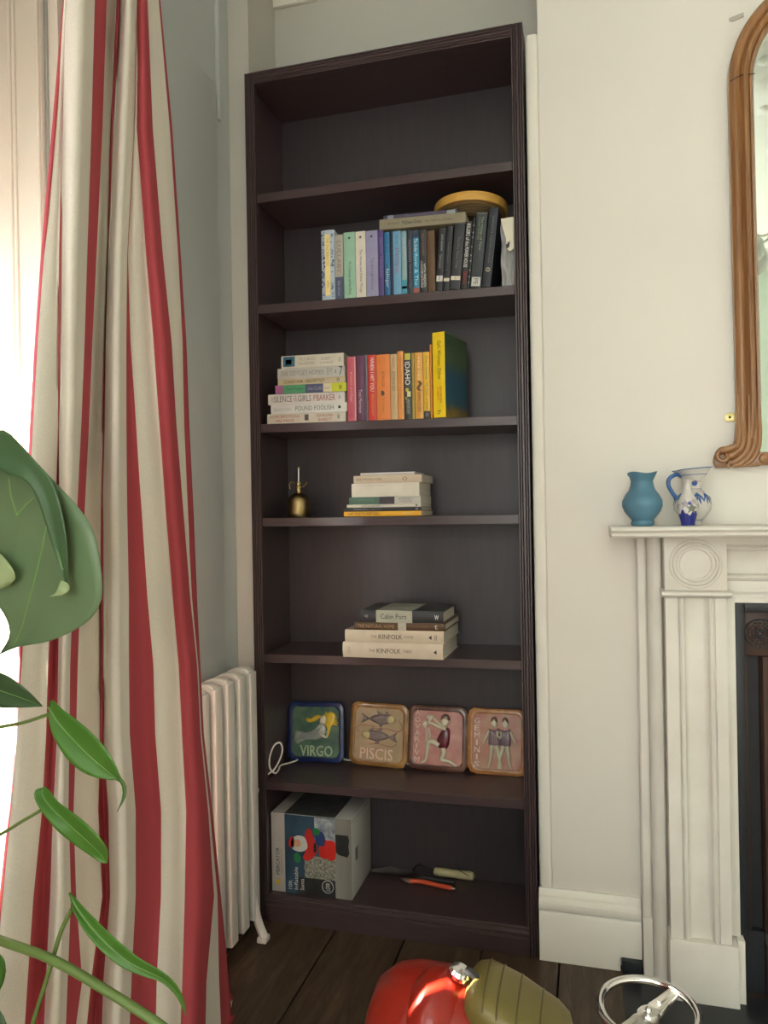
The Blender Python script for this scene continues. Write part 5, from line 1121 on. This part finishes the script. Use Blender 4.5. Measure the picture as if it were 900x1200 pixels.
# ================================================================== PLANT
pt = empty('potted_plant', 'large-leaved green houseplant reaching in from the left in front of the curtain', 'plant', loc=(.285, -1.42, 0)); PI_ = Matrix.Translation((-.285, 1.42, 0))
MB().lathe([(.001, 0), (.09, 0), (.095, .004), (.125, .20), (.135, .20), (.138, .23), (.125, .232), (.118, .21), (.001, .205)], 40).build('pot', M_TERRA, pt, smooth=True)
MB().lathe([(.001, .2055), (.112, .2055), (.112, .212), (.001, .216)], 32).build('soil', M_SOIL, pt)
def leaf(nm, top_, bot_, Y, m, bump=.012, n=22, w=8, rib=True, tiltY=0.0, thick=.0008):
    """top_/bot_: edge polylines from base to tip, measured at the leaf's own distance Y"""
    A = resample(smoothline([(a, b, 0) for a, b in top_], 5), n); B = resample(smoothline([(a, b, 0) for a, b in bot_], 5), n)
    rows = []
    for i, (a, b) in enumerate(zip(A, B)):
        r = []
        for k in range(w+1):
            t = k/w; q_ = a.lerp(b, t); u = i/(n-1)
            y = Y - bump*math.sin(math.pi*u)*(.4+.6*abs(2*t-1)**1.3) + tiltY*(t-.5) + .003*math.sin(6*u+3*t)
            r.append(at(q_.x, q_.y, 1, y))
        rows.append(r)
    o = MB().grid(rows).xf(PI_).build(nm, m, pt, smooth=True, angle=180)
    s = o.modifiers.new('thick', 'SOLIDIFY'); s.thickness = thick
    if rib: MB().tube([r[w//2]+Vector((0, -.0008, 0)) for r in rows], [.0014*(1-.8*i/n) for i in range(n)], 6).xf(PI_).build('midrib', M_RIBM, pt, smooth=True)
    return rows
YL = -1.30
leaf('leaf', [(-110, 560), (-60, 515), (0, 506), (16, 514), (45, 545), (62, 562), (95, 598), (110, 624), (117, 655), (120.5, 690), (116, 712), (98, 732), (60, 751), (22, 758), (-2, 768)], [(-110, 560), (-120, 620), (-100, 680), (-60, 705), (-30, 700), (-8, 706), (4, 718), (11, 735), (10, 748), (5, 757), (-2, 768)], YL, M_LEAFM, bump=.03, n=40, w=14, rib=False)
leaf('leaf_lobe', [(-60, 515), (0, 504), (16, 512.5), (45, 544), (61, 563), (73, 600), (79, 640), (80, 684)], [(-60, 560), (-10, 548), (10, 557), (28, 562), (42, 580), (55, 618), (68, 660), (78, 688)], YL-.032, M_LEAFD, bump=.008, n=26, rib=False)
leaf('leaf_lobe', [(-12, 640), (4, 652), (16, 668), (18, 676)], [(-14, 690), (0, 690), (12, 685), (18, 678)], YL-.030, M_LEAFE, bump=.0, n=10, w=4, rib=False)
leaf('leaf_lobe', [(72, 680), (80, 684), (81, 692), (72, 698)], [(70, 682), (68, 690), (64, 696), (58, 699)], YL-.036, M_LEAFE, bump=.0, n=8, w=4, rib=False)
def vein(pts, Y, r=.0006): MB().tube([at(a, b, 1, Y) for a, b in pts], r, 6).xf(PI_).build('vein', M_RIBM, pt, smooth=True)
YS = -1.22
for v_ in ([(57, 600), (50, 640), (38, 690), (26, 735), (16, 757)], [(57, 606), (66, 640), (74, 668)], [(10, 560), (13, 582), (20, 604)], [(20, 604), (30, 592), (40, 583)]): vein(v_, YL-.033)
leaf('leaf', [(-70, 782), (-30, 780), (0, 788), (16, 796), (36, 812), (50, 827)], [(-70, 800), (-30, 822), (0, 829), (16, 829.5), (34, 829), (50, 828)], YS, M_LEAFD, bump=.01)
leaf('leaf', [(57, 828), (60, 819), (72, 830), (88, 842), (104, 855), (122, 874), (134, 893), (141, 909), (148, 920), (147, 935), (138, 950)], [(57, 830), (57, 843), (62, 862), (76, 886), (94, 903), (112, 911), (128, 914), (138, 915), (143, 922), (143, 935), (137, 951)], YS-.01, M_LEAF, bump=.014, n=30)
leaf('leaf', [(52, 921), (58, 926), (68, 939), (84, 951), (103, 966), (120, 985), (127, 998), (126, 1010)], [(52, 923), (42, 925), (40, 934), (48, 950), (66, 972), (88, 990), (108, 1004), (118, 1011), (126, 1012)], YS, M_LEAF, bump=.012, n=26)
leaf('leaf', [(82, 1045), (92, 1056), (112, 1077), (136, 1100), (163, 1122), (190, 1138), (206, 1152), (216, 1172), (218, 1190)], [(81, 1047), (86, 1068), (98, 1090), (116, 1112), (140, 1132), (164, 1143), (190, 1152), (208, 1170), (217, 1191)], YS-.02, M_LEAF, bump=.012, n=28)
leaf('leaf', [(-20, 1118), (-4, 1116), (5, 1124), (7, 1136)], [(-20, 1180), (-8, 1172), (2, 1156), (7, 1138)], YS-.01, M_LEAF, bump=.004, n=10, w=4, rib=False)
leaf('leaf', [(-40, 1180), (-10, 1178), (4, 1190), (12, 1215)], [(-40, 1260), (-20, 1250), (0, 1240), (12, 1217)], YS-.01, M_LEAFD, bump=.004, n=10, w=4, rib=False)
base = Vector((.225, -1.42, .21))
def stem(pts, r, nm='petiole'): MB().tube(smoothline([at(*p) if len(p) == 4 else Vector(p) for p in pts], 8), r, 10).xf(PI_).build(nm, M_STEM, pt, smooth=True)
trunk = [(.275, -1.42, .20), (.245, -1.40, .5), (.235, -1.36, .8), (.24, -1.34, 1.05), (.235, -1.33, 1.2)]
stem([tuple(p) for p in trunk], .009, 'stem')
stem([(.24, -1.34, 1.0), (.25, -1.32, 1.12), (-90, 620, 1, YL-.02), (-40, 640, 1, YL-.01)], .004)
stem([(.235, -1.36, .80), (-60, 862, 1, YS-.02), (0, 852, 1, YS-.012), (30, 846, 1, YS-.012), (57, 837, 1, YS-.012)], .0022)
stem([(.235, -1.36, .74), (-60, 1010, 1, YS-.02), (0, 978, 1, YS-.005), (25, 963, 1, YS-.003), (47, 950, 1, YS-.003)], .0022)
stem([(.25, -1.41, .35), (10, 1290, 1, YS-.03), (38, 1200, 1, YS-.02), (60, 1130, 1, YS-.02), (72, 1090, 1, YS-.02), (84, 1066, 1, YS-.022)], .0027)
stem([(.242, -1.40, .62), (-60, 1078, 1, YS-.03), (0, 1102, 1, YS-.03), (60, 1124, 1, YS-.03), (120, 1158, 1, YS-.03), (190, 1203, 1, YS-.03), (240, 1245, 1, YS-.03)], .0055, 'aerial_root')
